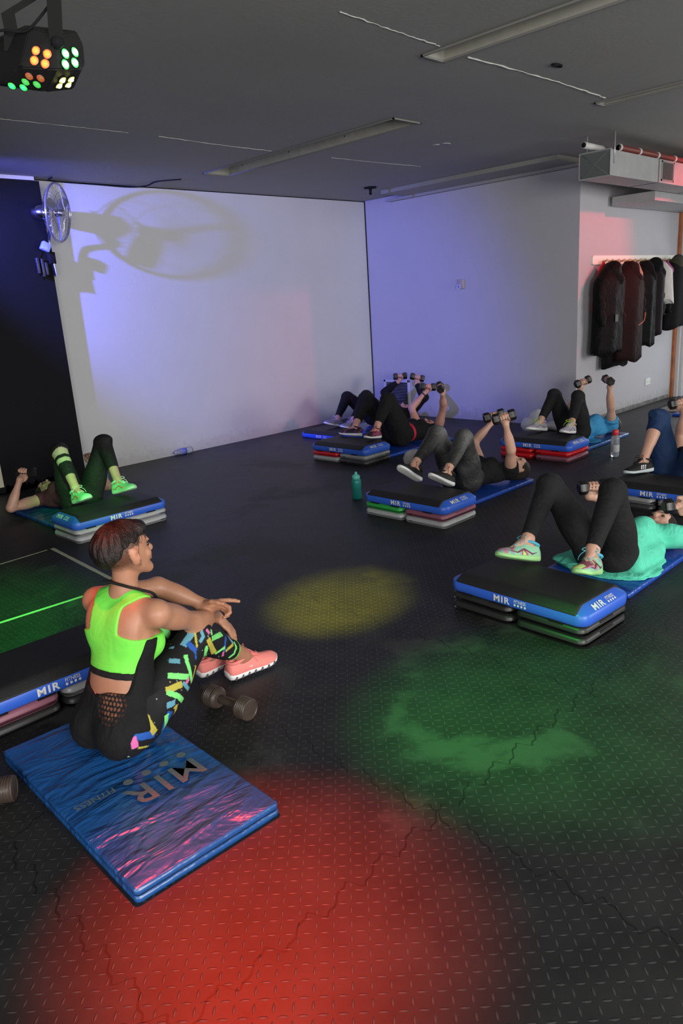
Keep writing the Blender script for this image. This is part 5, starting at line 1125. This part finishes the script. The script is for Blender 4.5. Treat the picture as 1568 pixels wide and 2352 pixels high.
# --- G: mint shirt, front right
shG = dict(sole=mat('mint_yellow_sole', (0.38, 0.75, 0.30), 0.5), upper=multi('multicolour_mesh', [(0.28, 0.62, 0.40), (0.30, 0.64, 0.38), (0.28, 0.45, 0.48), (0.62, 0.24, 0.30), (0.22, 0.06, 0.09), (0.50, 0.70, 0.22)], 7), lace=mat('aqua_lace', (0.10, 0.55, 0.60), 0.6), collar=mat('aqua_collar', (0.08, 0.42, 0.60), 0.6), mark=mat('maroon_overlay', (0.20, 0.05, 0.08), 0.6))
mint = cloth_mat('mint_jersey', (0.12, 0.72, 0.50), rough=0.75, wr=0.55, ws=7)
def flat(r, u, dz, rr, ru, rz=0.012, z=0.050): return lambda B: Ell(A3((B.at(r, u, 0)[0], B.at(r, u, 0)[1], z+dz)), [B.r, B.u, A3((0, 0, 1))], (rr, ru, rz), 0.03)
barG = A3((0.70, -0.70, 0.05))
G, BG, _, _ = person('G', 'person in a mint shirt and black leggings lying at the front right', dict(
    skin=SK1, leg=dict(mat=K_blk, to=0.985, waist=0.12, fat=1.05), top=dict(name='shirt', mat=mint, sleeve='short', sl=0.55, off=0.014, hem=0.045, noise=lambda x, y, z: 0.003*np.sin(22*x+9*y)*np.sin(17*y+7*z),
        extra=[flat(0.04, 0.05, 0, 0.215, 0.15), flat(-0.02, 0.12, 0, 0.19, 0.15), lambda B: Cone(B.at(-0.16, 0.04, -0.07), B.at(-0.15, 0.30, -0.05), 0.03, 0.03, 0.04)], keep_above=0.037),
    shoes=shG, shoestyle='bands', gripR=(barG, A3((-1, 0, 0.2))), gripL=(barG, A3((-1, 0, 0.2))), hair='back', res=0.0055, cres=0.008, bust=1.05, face=A3((-0.25, 0.05, 1)), hup=A3((1, 0, 0.45))), 1.0)
# --- E: marbled leggings
def marble(v):
    x, y, z = v[:, 0], v[:, 1], v[:, 2]
    n = np.sin(9*x+3*np.sin(7*z+2*y))*np.sin(8*z+2.5*np.sin(6*x)+1.3*y)+0.6*np.sin(17*x-11*z+3*np.sin(9*y)); n = np.clip((n+1.2)/2.6, 0, 1)**2.2
    vein = np.exp(-(np.sin(14*x+9*z+3*np.sin(10*y))/0.09)**2)*0.35; c = 0.022+0.16*n+0.22*vein*n
    return np.stack([c*0.98, c, c*1.02], 1)
shE = dict(sole=sole_w, upper=mat('black_knit_shoe', (0.012, 0.012, 0.013), 0.6), lace=mat('black_lace', (0.02, 0.02, 0.02), 0.6), mark=mat('white_print', (0.72, 0.74, 0.76)))
barE = A3((0.69, -0.70, 0.22))
E_, BE, _, _ = person('E', 'person in marbled grey leggings and black t-shirt lying in the middle, tattooed arm raised', dict(
    skin=SK1, leg=dict(mat=cloth_mat('marbled_grey_fabric', (0.1, 0.1, 0.1), vc=True, rough=0.5, wr=0.3), to=0.88, col=marble, res=0.007, fat=1.06, waist=0.12), top=dict(name='t_shirt', mat=K_blk2, sleeve='short', sl=0.35, off=0.012, hem=0.13),
    shoes=shE, gripR=(barE, FB), gripL=(barE, FB), hair='back', w=1.04), 0.98)
# --- F: light blue shirt by the coats
shF = dict(sole=sole_w, upper=mat('lilac_grey_mesh', (0.42, 0.38, 0.46), 0.6, var=0.2), lace=mat('neon_yellow_lace', (0.52, 0.90, 0.05), 0.5), mark=mat('grey_overlay', (0.2, 0.2, 0.24), 0.5))
F_, BF, _, _ = person('F', 'person in a light blue shirt and black leggings lying before the coats, arms raised', dict(
    skin=SK1, leg=dict(mat=K_blk, to=0.88, fat=1.0, waist=0.13), top=dict(name='shirt', mat=cloth_mat('sky_blue_jersey', (0.05, 0.30, 0.58), rough=0.7, wr=0.55, ws=9), sleeve='short', sl=0.40, off=0.015, hem=0.07, extra=[flat(0.0, 0.06, -.01, 0.19, 0.12), ], keep_above=0.036),
    shoes=shF, shoestyle='bands', gripR=(A3((0.78, -0.55, 0.30)), FB), gripL=(A3((-0.67, -0.70, -0.1)), A3((-.7, .7, 0))), hair='back', bust=1.05), 1.0)
# --- D: black top with red waistband
shD = dict(sole=sole_w, upper=multi('plum_black_knit', [(0.015, 0.012, 0.015), (0.02, 0.012, 0.018), (0.10, 0.02, 0.05), (0.30, 0.05, 0.12)], 9), lace=mat('black_lace', (0.02, 0.02, 0.02)), tongue=mat('coral_tongue', (0.7, 0.16, 0.18)), mark=mat('coral_tongue', (0.7, 0.16, 0.18)))
D_, BD, _, _ = person('D', 'person in black with a red waistband lying near the far corner, wearing a bracelet', dict(
    skin=SK2, leg=dict(mat=K_blk2, to=0.84, fat=1.16, waist=0.10), top=dict(name='top', mat=K_blk2, sleeve='short', sl=0.12, off=0.012, hem=0.13), band=(mat('red_waistband', (0.62, 0.015, 0.05), 0.6), 0.12),
    shoes=shD, gripR=(A3((0.75, -0.64, -0.1)), FB), gripL=(A3((-0.72, -0.66, -0.2)), A3((-.7, .7, 0))), hair='back', w=1.12), 1.0)
# --- C: farthest, black long sleeves
shC = dict(sole=sole_w, upper=mat('grey_mesh_shoe', (0.20, 0.22, 0.27), 0.6, var=0.3), lace=mat('lilac_lace', (0.5, 0.45, 0.6)), mark=mat('grey_overlay', (0.2, 0.2, 0.24)))
C_, BC, _, _ = person('C', 'farthest person, all in black with long sleeves and grey trainers', dict(
    skin=SK2, leg=dict(mat=K_blk2, to=0.96, fat=1.10, waist=0.10), top=dict(name='long_sleeved_top', mat=K_blk2, sleeve='long', off=0.012, hem=0.03),
    shoes=shC, shoestyle='bands', gripR=(A3((0.70, -0.71, 0.02)), FB), gripL=(A3((0.66, -0.69, -0.28)), FB), hair='back', res=0.007), 1.0)
# --- B: burgundy top, left
shB = dict(sole=mat('mint_foam_sole', (0.45, 0.80, 0.50), 0.5), upper=mat('mint_green_knit', (0.30, 0.75, 0.42), 0.6, var=0.15), lace=mat('pale_lace', (0.65, 0.8, 0.6)), mark=mat('orange_pull_tab', (0.9, 0.25, 0.06)), collar=mat('mint_green_knit', (0.30, 0.75, 0.42)))
BB0 = Fr(JOINTS['B'], 1.0); kR, aR, hR = BB0.J['kneR'], BB0.J['ankR'], BB0.J['hipR']
def bcol(v):
    d = nrm(aR-kR); t = (v-kR)@d; c = np.full((len(v), 3), (0.012, 0.013, 0.013)); near = np.linalg.norm((v-kR)-t[:, None]*d, axis=1) < 0.09
    front = ((v-kR)@A3((-0.45, -0.55, 0.5))) > 0.012
    for a, b in ((0.045, 0.095), (0.125, 0.165)): c[(t > a) & (t < b) & near & front] = (0.52, 0.46, 0.32)
    return c
B_, BB, _, _ = person('B', 'person in a burgundy top and black leggings lying at the left by the black wall', dict(
    skin=SK1, leg=dict(mat=cloth_mat('black_leggings_mesh_panels', (0, 0, 0), vc=True, rough=0.75), to=0.72, waist=0.13, col=bcol, res=0.007, fat=1.04), top=dict(name='tank_top', mat=cloth_mat('burgundy_jersey', (0.095, 0.018, 0.042), rough=0.8, wr=0.4, ws=10), sleeve='none', off=0.010, hem=0.10),
    shoes=shB, shoestyle='bands', gripR=(A3((-0.70, 0.70, 0.05)), A3((0, -1, 0))), gripL=(A3((-0.70, 0.70, 0.05)), A3((0, -1, 0))), hair='back'), 1.0)
# --- H: navy leggings, right edge
shH = dict(sole=mat('pale_blue_sole', (0.66, 0.76, 0.78), 0.5), upper=mat('black_knit_shoe', (0.012, 0.012, 0.013)), lace=mat('black_lace', (0.02, 0.02, 0.02)), mark=mat('white_print', (0.72, 0.74, 0.76)))
H_, BH, _, _ = person('H', 'person in navy leggings and black trainers with white stripes at the right edge', dict(
    skin=SK1, leg=dict(mat=cloth_mat('navy_stretch_fabric', (0.008, 0.030, 0.095), rough=0.75), to=0.36, waist=0.12, fat=1.08), top=dict(name='top', mat=K_blk2, sleeve='short', sl=0.3, off=0.012, hem=0.10),
    shoes=shH, shoestyle='stripes', gripR=(A3((0.70, -0.70, 0.1)), FB), gripL=(A3((0.70, -0.70, 0.1)), FB), hair='back', w=1.04), 1.0)
# dumbbells in the raised hands
for key, L, R in (('G', (barG, 'black hex dumbbell in the mint-shirted woman\'s hand nearest the picture edge'), (barG, 'black hex dumbbell between the mint-shirted woman\'s knees')),
                  ('E', (barE, 'black hex dumbbell in the tattooed arm\'s hand'), (barE, 'black hex dumbbell in the marbled-leggings woman\'s other hand, further left')),
                  ('F', (A3((-0.67, -0.70, -0.1)), 'black hex dumbbell seen end-on above the light blue shirt'), (A3((0.78, -0.55, 0.30)), 'black hex dumbbell seen lengthwise below the coats')),
                  ('D', (A3((-0.72, -0.66, -0.2)), 'black hex dumbbell in the red-waistband woman\'s right-hand picture side arm'), (A3((0.75, -0.64, -0.1)), 'black hex dumbbell in the hand wearing the bracelet')),
                  ('C', (A3((0.66, -0.69, -0.28)), 'small black dumbbell in the farthest person\'s hand, the more tilted one'), (A3((0.70, -0.71, 0.02)), 'small black dumbbell above the wall vent, the level one')),
                  ('B', (A3((-0.70, 0.70, 0.05)), 'dumbbell hidden behind the burgundy-top woman\'s legs'), (A3((-0.70, 0.70, 0.05)), 'black dumbbell raised in front of the black wall at the left edge')),
                  ('H', (A3((0.70, -0.70, 0.1)), None), (A3((0.70, -0.70, 0.1)), 'black dumbbell cut by the right edge above the navy leggings'))):
    for n, (b, lab) in (('L', L), ('R', R)):
        if lab and not (key == 'B' and n == 'L'): dumbbell(tuple(JOINTS[key]['gr'+n]), tuple(b), lab)
# tattoo on the upper arm, bracelet
a_, b__ = A3(JOINTS['E']['shL']), A3(JOINTS['E']['elL']); d_ = nrm(b__-a_); vd = nrm(A3((0, 0, 1.6))-a_); v_ = nrm(vd-d_*(vd@d_)); w_ = np.cross(d_, v_)
bm = nb(); R = []
for f, hw in ((0.30, .010), (0.42, .012), (0.60, .013), (0.70, .017), (0.76, .013)):
    c = a_+(b__-a_)*f; rr = 0.0455-0.009*f
    R.append([Vector(c+(v_*math.cos(q)+w_*math.sin(q))*rr*0.985-A3((JOINTS['E']['P'][0], JOINTS['E']['P'][1], 0))) for q in [hw/rr*k_ for k_ in (-1, -.5, 0, .5, 1)]]+[Vector(c+(v_*math.cos(q)+w_*math.sin(q))*(rr-.006)-A3((JOINTS['E']['P'][0], JOINTS['E']['P'][1], 0))) for q in [hw/rr*k_ for k_ in (1, 0, -1)]])
loft(bm, R); tt = obj('tattoo', bm, mat('grey_green_ink', (0.13, 0.17, 0.16), 0.6, bump=(90, 0.2)), E_); tt['label'] = 'grey tattoo on the upper arm'
def ring_at(parent, c, d, r, t_, m_, name, org):
    a, b, _ = frame_from(Vector(d)); bm = nb(); c = Vector(c)-Vector(org)
    tube(bm, [c+a*math.cos(q)*r+b*math.sin(q)*r for q in [2*PI*i/24 for i in range(25)]], t_, 6, cap=False); return obj(name, bm, m_, parent)
JD = JOINTS['D']; c = A3(JD['wrR'])*0.9+A3(JD['elR'])*0.1
ring_at(D_, c, A3(JD['wrR'])-A3(JD['elR']), 0.030, 0.006, mat('dark_bracelet', (0.03, 0.02, 0.02), 0.5), 'bracelet', (JD['P'][0], JD['P'][1], 0))

# ------------------------------------------------------------------ the seated person in the foreground
JA = JOINTS['A']; SA = 0.97
fA, uA = nrm((0.985, 0.08, 0.11)), nrm((-0.22, 0.06, 0.97))
RIBC = dict(G=(0.22, 0.80, 0.22), Y=(0.50, 0.44, 0.07), B=(0.02, 0.10, 0.42), L=(0.13, 0.36, 0.48), K=(0.72, 0.16, 0.42))
def ribbons(v):
    c = np.full((len(v), 3), (0.010, 0.010, 0.012)); rs = np.random.RandomState(5)
    base = [A3(p) for r in RIBBONS for p in r[2]]; BA = np.array(base)
    extra = []; keys = list(RIBC)
    while len(extra) < 80:
        p = v[rs.randint(len(v))]
        if np.min(np.linalg.norm(BA-p, axis=1)) < 0.045: continue
        d = nrm(rs.normal(size=3)); extra.append((keys[rs.randint(5)], rs.uniform(.010, .019), [p-d*rs.uniform(.03, .06), p, p+nrm(d+rs.normal(size=3)*.3)*rs.uniform(.03, .06)]))
    for k_, hw, pts in extra+list(RIBBONS):
        P = [A3(p) for p in pts]; best = np.full(len(v), 9.0)
        for i, (a, b) in enumerate(zip(P, P[1:])):
            L2 = max((b-a)@(b-a), 1e-9); t = ((v-a)@(b-a))/L2; lo_t = -0.01 if i == 0 else -9; hi_t = 1.01 if i == len(P)-2 else 9
            tc = np.clip(t, 0, 1); d = np.linalg.norm(v-(a+tc[:, None]*(b-a)), axis=1); d[(t < lo_t) | (t > hi_t)] = 9
            best = np.minimum(best, d)
        c[best < hw] = RIBC[k_]
    # spatter dots
    for i in range(150):
        p = v[rs.randint(len(v))]; m_ = (np.linalg.norm(v-p, axis=1) < rs.uniform(.0018, .0032)) & (c[:, 1] < .02); c[m_] = (0.45, 0.6, 0.5) if i % 3 else (0.6, 0.5, 0.1)
    return c
def hand_pose(W, f, b, n, s, curl, thumb, spread=0.0):
    """open hand: f towards the fingers, b towards the index side, n palm normal; curl = bend per finger in degrees"""
    f = nrm(f); b = nrm(A3(b)-f*(A3(b)@f)); n_ = np.cross(f, b); n_ = nrm(n_ if n_@A3(n) > 0 else -n_)
    K = lambda p, q, t: W+f*p*s+b*q*s+n_*t*s
    P = [Cone(W-f*0.01*s, K(0.03, 0, 0), 0.024*s, 0.022*s, 0.015), Ell(K(0.052, 0.0, 0.0), [f, b, n_], A3((0.050, 0.041, 0.0155))*s, 0.012), Ell(K(0.032, 0.022, 0.008), [f, b, n_], A3((0.034, 0.017, 0.016))*s, 0.010)]
    for i, (q, L, r) in enumerate(((-0.031, .80, .0088), (-0.0105, .95, .0098), (0.0105, 1.0, .0102), (0.031, .93, .0100))):
        p = K(0.085-0.004*abs(i-2), q, 0.0); a = math.radians(curl[i])*0.45; d = f+b*(q*spread*10)
        for j_, (l_, bend) in enumerate(((0.042, 1.0), (0.026, 1.25), (0.020, 0.8))):
            dd = nrm(nrm(d)*math.cos(a)+n_*math.sin(a)); e = p+dd*l_*L*s; P.append(Cone(p, e, r*s*(1-.07*j_), r*s*(.93-.07*j_), 0.0035)); p = e; a += math.radians(curl[i])*0.5*bend
    p = K(0.022, 0.034, 0.006)
    for (dx, dy, dz), l_, r in zip(thumb, (0.036, 0.030, 0.024), (.0120, .0102, .0092)):
        e = p+nrm(f*dx+b*dy+n_*dz)*l_*s; P.append(Cone(p, e, r*s, r*s*.9, 0.005)); p = e
    return P
gripL = lambda B: hand_pose(B.J['wrL']-nrm((0.80, -0.58, 0.0))*0.030, (0.80, -0.60, 0.02), (-0.35, -0.45, 0.80), (-0.25, -0.45, -0.85), .97, [100, 98, 92, 14], [(0.6, 0.6, 0.3), (0.85, 0.2, 0.4), (0.9, 0, .4)])
gripR = lambda B: hand_pose(B.J['wrR'], (0.50, -0.30, -0.75), (0.50, 0.70, 0.1), (-0.80, 0.35, -0.40), .97, [45, 40, 35, 30], [(0.8, 0.4, 0.3), (0.85, 0.0, 0.4), (0.8, -0.1, 0.4)])
_, _, HKA, HAA = head_prims(A3(JA['head']), fA, uA, SA)
def scalp(v):
    c = np.ones((len(v), 3)); q = v-HKA(0, 0, 0); x, y, z = (q@HAA[0])/SA, (q@HAA[1])/SA, (q@HAA[2])/SA
    r = np.sqrt(x*x+y*y+z*z) < 0.135
    m_ = r & (z > -0.062-0.25*(y+0.05)*(y < -0.05)) & (y < 0.030+0.25*np.maximum(z, 0)) & (np.abs(x) < 0.0765) & (y < 0.012+0.4*np.maximum(z+.01, 0)) & ~((np.abs(x) > 0.069) & (np.abs(y+.006) < .022) & (np.abs(z+.012) < .034))
    tt_ = np.clip((z+0.068)/0.035, 0, 1)[:, None]; n_ = 0.10*np.sin(v[:, :1]*900)*np.sin(v[:, 1:2]*870+v[:, 2:3]*910)
    dark = 1-(1-np.array((0.20, 0.17, 0.17)))*np.clip(tt_*(0.92+n_), 0, 1); c[m_] = dark[m_]; return c
shA = dict(sole=mat('bright_white_foam', (0.86, 0.86, 0.88), 0.5), upper=mat('coral_pink_knit', (0.90, 0.27, 0.24), 0.6, bump=(300, 0.3)), lace=mat('coral_lace', (0.85, 0.22, 0.22), 0.6), collar=mat('salmon_collar', (0.85, 0.24, 0.22), 0.7), mark=mat('white_print', (0.72, 0.74, 0.76)))
A_, BA_, HK, HA = person('A', 'person in a neon green sports bra and ribbon-patterned leggings seated on the near mat', dict(
    skin=skin_mat('tanned_skin', (0.47, 0.235, 0.145), vc=True), bodycol=scalp, res=0.0042, cres=0.005, w=1.08, bust=1.1, face=fA, hup=uA, gripL=gripL, gripR=gripR,
    leg=dict(mat=cloth_mat('ribbon_pattern_leggings', (0, 0, 0), vc=True, rough=0.7, wr=0.12), to=0.74, col=ribbons, res=0.0034, waist=0.10, off=0.006),
    shoes=shA, shoestyle='grooves'), SA)
OA = (JA['P'][0], JA['P'][1], 0)
# sports bra, under band, draped mesh tank
TB = torso_prims(BA_, 1.1, 1.08)
for n in 'LR': TB += [Cone(BA_.J['sh'+n], BA_.J['sh'+n]+(BA_.J['el'+n]-BA_.J['sh'+n])*0.25, 0.046*SA, 0.044*SA, 0.03)]
P0, U0, R0, F0 = BA_.J['P'], BA_.u, BA_.r, BA_.f
def coords(x, y, z):
    dx, dy, dz = x-P0[0], y-P0[1], z-P0[2]
    return dx*U0[0]+dy*U0[1]+dz*U0[2], dx*R0[0]+dy*R0[1]+dz*R0[2], dx*F0[0]+dy*F0[1]+dz*F0[2]
def sstep(t): t = np.clip(t, 0, 1); return t*t*(3-2*t)
def bra_region(x, y, z):
    h, a, c = coords(x, y, z); aa = np.abs(a)
    w_ = 0.070+0.045*sstep((h-0.43)/0.06)+0.30*sstep((0.345-h)/0.055)
    neck = 0.505-0.035*sstep((0.060-aa)/0.05)
    return np.maximum(np.maximum(h-neck, 0.198-h), aa-w_)*0.8
M_neon = cloth_mat('neon_green_stretch', (0.20, 0.86, 0.09), rough=0.62, wr=0.10, ws=12)
skin('sports_bra', TB, 0.0045, M_neon, A_, off=0.0062, region=bra_region, org=OA)
def band_region(x, y, z): h, a, c = coords(x, y, z); return np.abs(h-0.205)-0.002
skin('bra_hem_seam', TB, 0.004, mat('darker_neon_green_seam', (0.14, 0.62, 0.06), 0.7), A_, off=0.0072, region=lambda x, y, z: np.abs(coords(x, y, z)[0]-0.226)-0.0022, org=OA)  # hem seam line in a darker green than the bra
skin('under_band', TB, 0.0045, K_blk, A_, off=0.0050, region=lambda x, y, z: np.abs(coords(x, y, z)[0]-0.186)-0.013, org=OA)
TT = torso_prims(BA_, 1.1, 1.08)[:6]
HOLES = [(i, k_) for i in range(7) for k_ in range(8)]
def mesh_col(v):
    h, a, c = coords(v[:, 0], v[:, 1], v[:, 2]); col = np.full((len(v), 3), (0.008, 0.008, 0.009)); s = 0.0165; q = a+c*0.55
    row = np.floor(h/s); off = (row % 2)*0.5; uu = (q/s+off) % 1-0.5; vv = (h/s) % 1-0.5
    hole = (uu**2+vv**2 < 0.115) & (c < 0.02); fade = np.exp(-(((q-0.020)/0.045)**2+((h-0.085)/0.042)**2)); col[hole & (fade > 0.35)] = (0.22, 0.085, 0.05)
    col[hole & (fade > 0.1) & (fade <= 0.35)] = (0.05, 0.022, 0.016); return col
def tank_region(x, y, z):
    h, a, c = coords(x, y, z); top = 0.125-0.02*sstep((0.08-np.abs(a+0.02))/0.08)+0.20*sstep((c+0.060)/0.05)
    bot = -0.14+0.135*sstep((c+0.5*a+0.030)/0.05)
    return np.maximum(h-top, bot-h)*0.8
skin('mesh_tank', TT, 0.0042, cloth_mat('black_mesh_knit', (0, 0, 0), vc=True, rough=0.85, wr=0.35, ws=11), A_, off=0.013, region=tank_region, org=OA, col=mesh_col, noise=lambda x, y, z: 0.003*np.sin(30*x+20*y)*np.sin(22*z))
# black halter strap from the nape over the shoulder
nk = BA_.J['N']
pts = [nk+BA_.u*u*SA+BA_.fs*f*SA+BA_.rs*r*SA-A3(OA) for r, u, f in ((-0.085, 0.040, 0.050), (-0.080, 0.062, -0.005), (-0.040, 0.076, -0.066), (0.015, 0.076, -0.074), (0.062, 0.066, -0.048), (0.092, 0.052, 0.000), (0.108, 0.034, 0.045), (0.100, -0.02, 0.092))]
bm = nb(); tube(bm, spline(pts, 6), 0.0095, 10, flat=0.6); obj('halter_strap', bm, K_blk, A_)
for n in 'LR':
    a, k_ = BA_.J['ank'+n], BA_.J['kne'+n]; d = nrm(a-k_); c = k_+(a-k_)*0.725
    skin('hem_band', [Cone(c-d*0.02, c+d*0.02, 0.0475, 0.0445, 0.01, [(c+d*0.006, d), (c-d*0.006, -d)])], 0.004, M_neon, A_, org=OA)
# hair: short on top, clipped sides
hs = SA
hp = [Ell(HKA(0, -0.022, 0.048), HAA, A3((0.078, 0.100, 0.076))*hs, 0.02), Ell(HKA(0, -0.070, 0.020), HAA, A3((0.066, 0.060, 0.062))*hs, 0.03), Ell(HKA(0.012, 0.048, 0.072), HAA, A3((0.058, 0.046, 0.036))*hs, 0.02)]
def hair_region(x, y, z):
    q = [x-HKA(0, 0, 0)[0], y-HKA(0, 0, 0)[1], z-HKA(0, 0, 0)[2]]; Y_ = (q[0]*HAA[1][0]+q[1]*HAA[1][1]+q[2]*HAA[1][2])/hs; Z_ = (q[0]*HAA[2][0]+q[1]*HAA[2][1]+q[2]*HAA[2][2])/hs; X_ = (q[0]*HAA[0][0]+q[1]*HAA[0][1]+q[2]*HAA[0][2])/hs
    lim = np.where(Y_ > -0.03, 0.038+0.25*np.maximum(Y_, 0), 0.038+(Y_+0.03)*1.05)
    return (lim+0.006*np.sin(X_*130+Y_*160)-Z_)*hs*0.7
def hair_noise(x, y, z):
    q = [x-HKA(0, 0, 0)[0], y-HKA(0, 0, 0)[1], z-HKA(0, 0, 0)[2]]; Y_ = q[0]*HAA[1][0]+q[1]*HAA[1][1]+q[2]*HAA[1][2]; X_ = q[0]*HAA[0][0]+q[1]*HAA[0][1]+q[2]*HAA[0][2]
    an = np.arctan2(X_, Y_+0.03); return 0.0022*np.sin(an*34+3*np.sin(an*9))+0.0018*np.sin(an*17+70*(z-HKA(0, 0, 0)[2]))
Mh = mat('near_black_hair', (0.012, 0.008, 0.007), 0.38, bump=(200, 0.5, 0.01))
hair = skin('hair', hp, 0.0040, Mh, A_, region=hair_region, noise=hair_noise, org=OA)
rs = random.Random(11); bm = nb()
for i in range(430):
    ph = rs.uniform(-PI, PI); front = math.cos(ph); t1 = math.radians(70+rs.uniform(-12, 13)+(18 if front < -0.3 else 0)+(10 if front > .6 else 0)+(6 if abs(math.sin(ph)) > .8 else 0)); t0 = math.radians(rs.uniform(4, 40)); lift = rs.uniform(1.00, 1.06); pts = []; sw = rs.uniform(-.25, .25)
    for k_ in range(7):
        f = k_/6; th_ = t0+(t1-t0)*f; p_ = ph+sw*f+0.25*math.sin(ph)*f*(-1 if ph > 0 else 1)*0
        x_, y_, z_ = math.sin(th_)*math.sin(p_), math.sin(th_)*math.cos(p_), math.cos(th_)
        pts.append(Vector(HKA(x_*0.080*lift*(1+.02*f), -0.016+y_*0.102*lift, 0.044+z_*0.078*lift-0.012*f*f*(front < -.2)))-Vector(OA))
    r_ = rs.uniform(0.0012, 0.0024); tube(bm, spline(pts, 2), [r_*(1-0.75*(q/12)) for q in range(13)], 4)
# loose wisps over the temple
for i in range(16):
    ph = math.radians(rs.uniform(25, 88)); pts = []
    for k_ in range(6):
        f = k_/5; th_ = math.radians(52+f*rs.uniform(44, 52)); a_q = ph+0.22*math.sin(f*3+i)
        pts.append(Vector(HKA(math.sin(th_)*math.sin(a_q)*0.083, -0.012+math.sin(th_)*math.cos(a_q)*0.104, 0.040+math.cos(th_)*0.082))-Vector(OA))
    tube(bm, spline(pts, 3), [0.0018*(1-0.8*(q/15)) for q in range(16)], 4)
o = obj('hair_strands', bm, Mh, A_)
for o in [o for o in C.objects if o.parent is None and o.get('label') == 'x']:
    for c_ in list(o.children): bpy.data.objects.remove(c_)
    bpy.data.objects.remove(o)
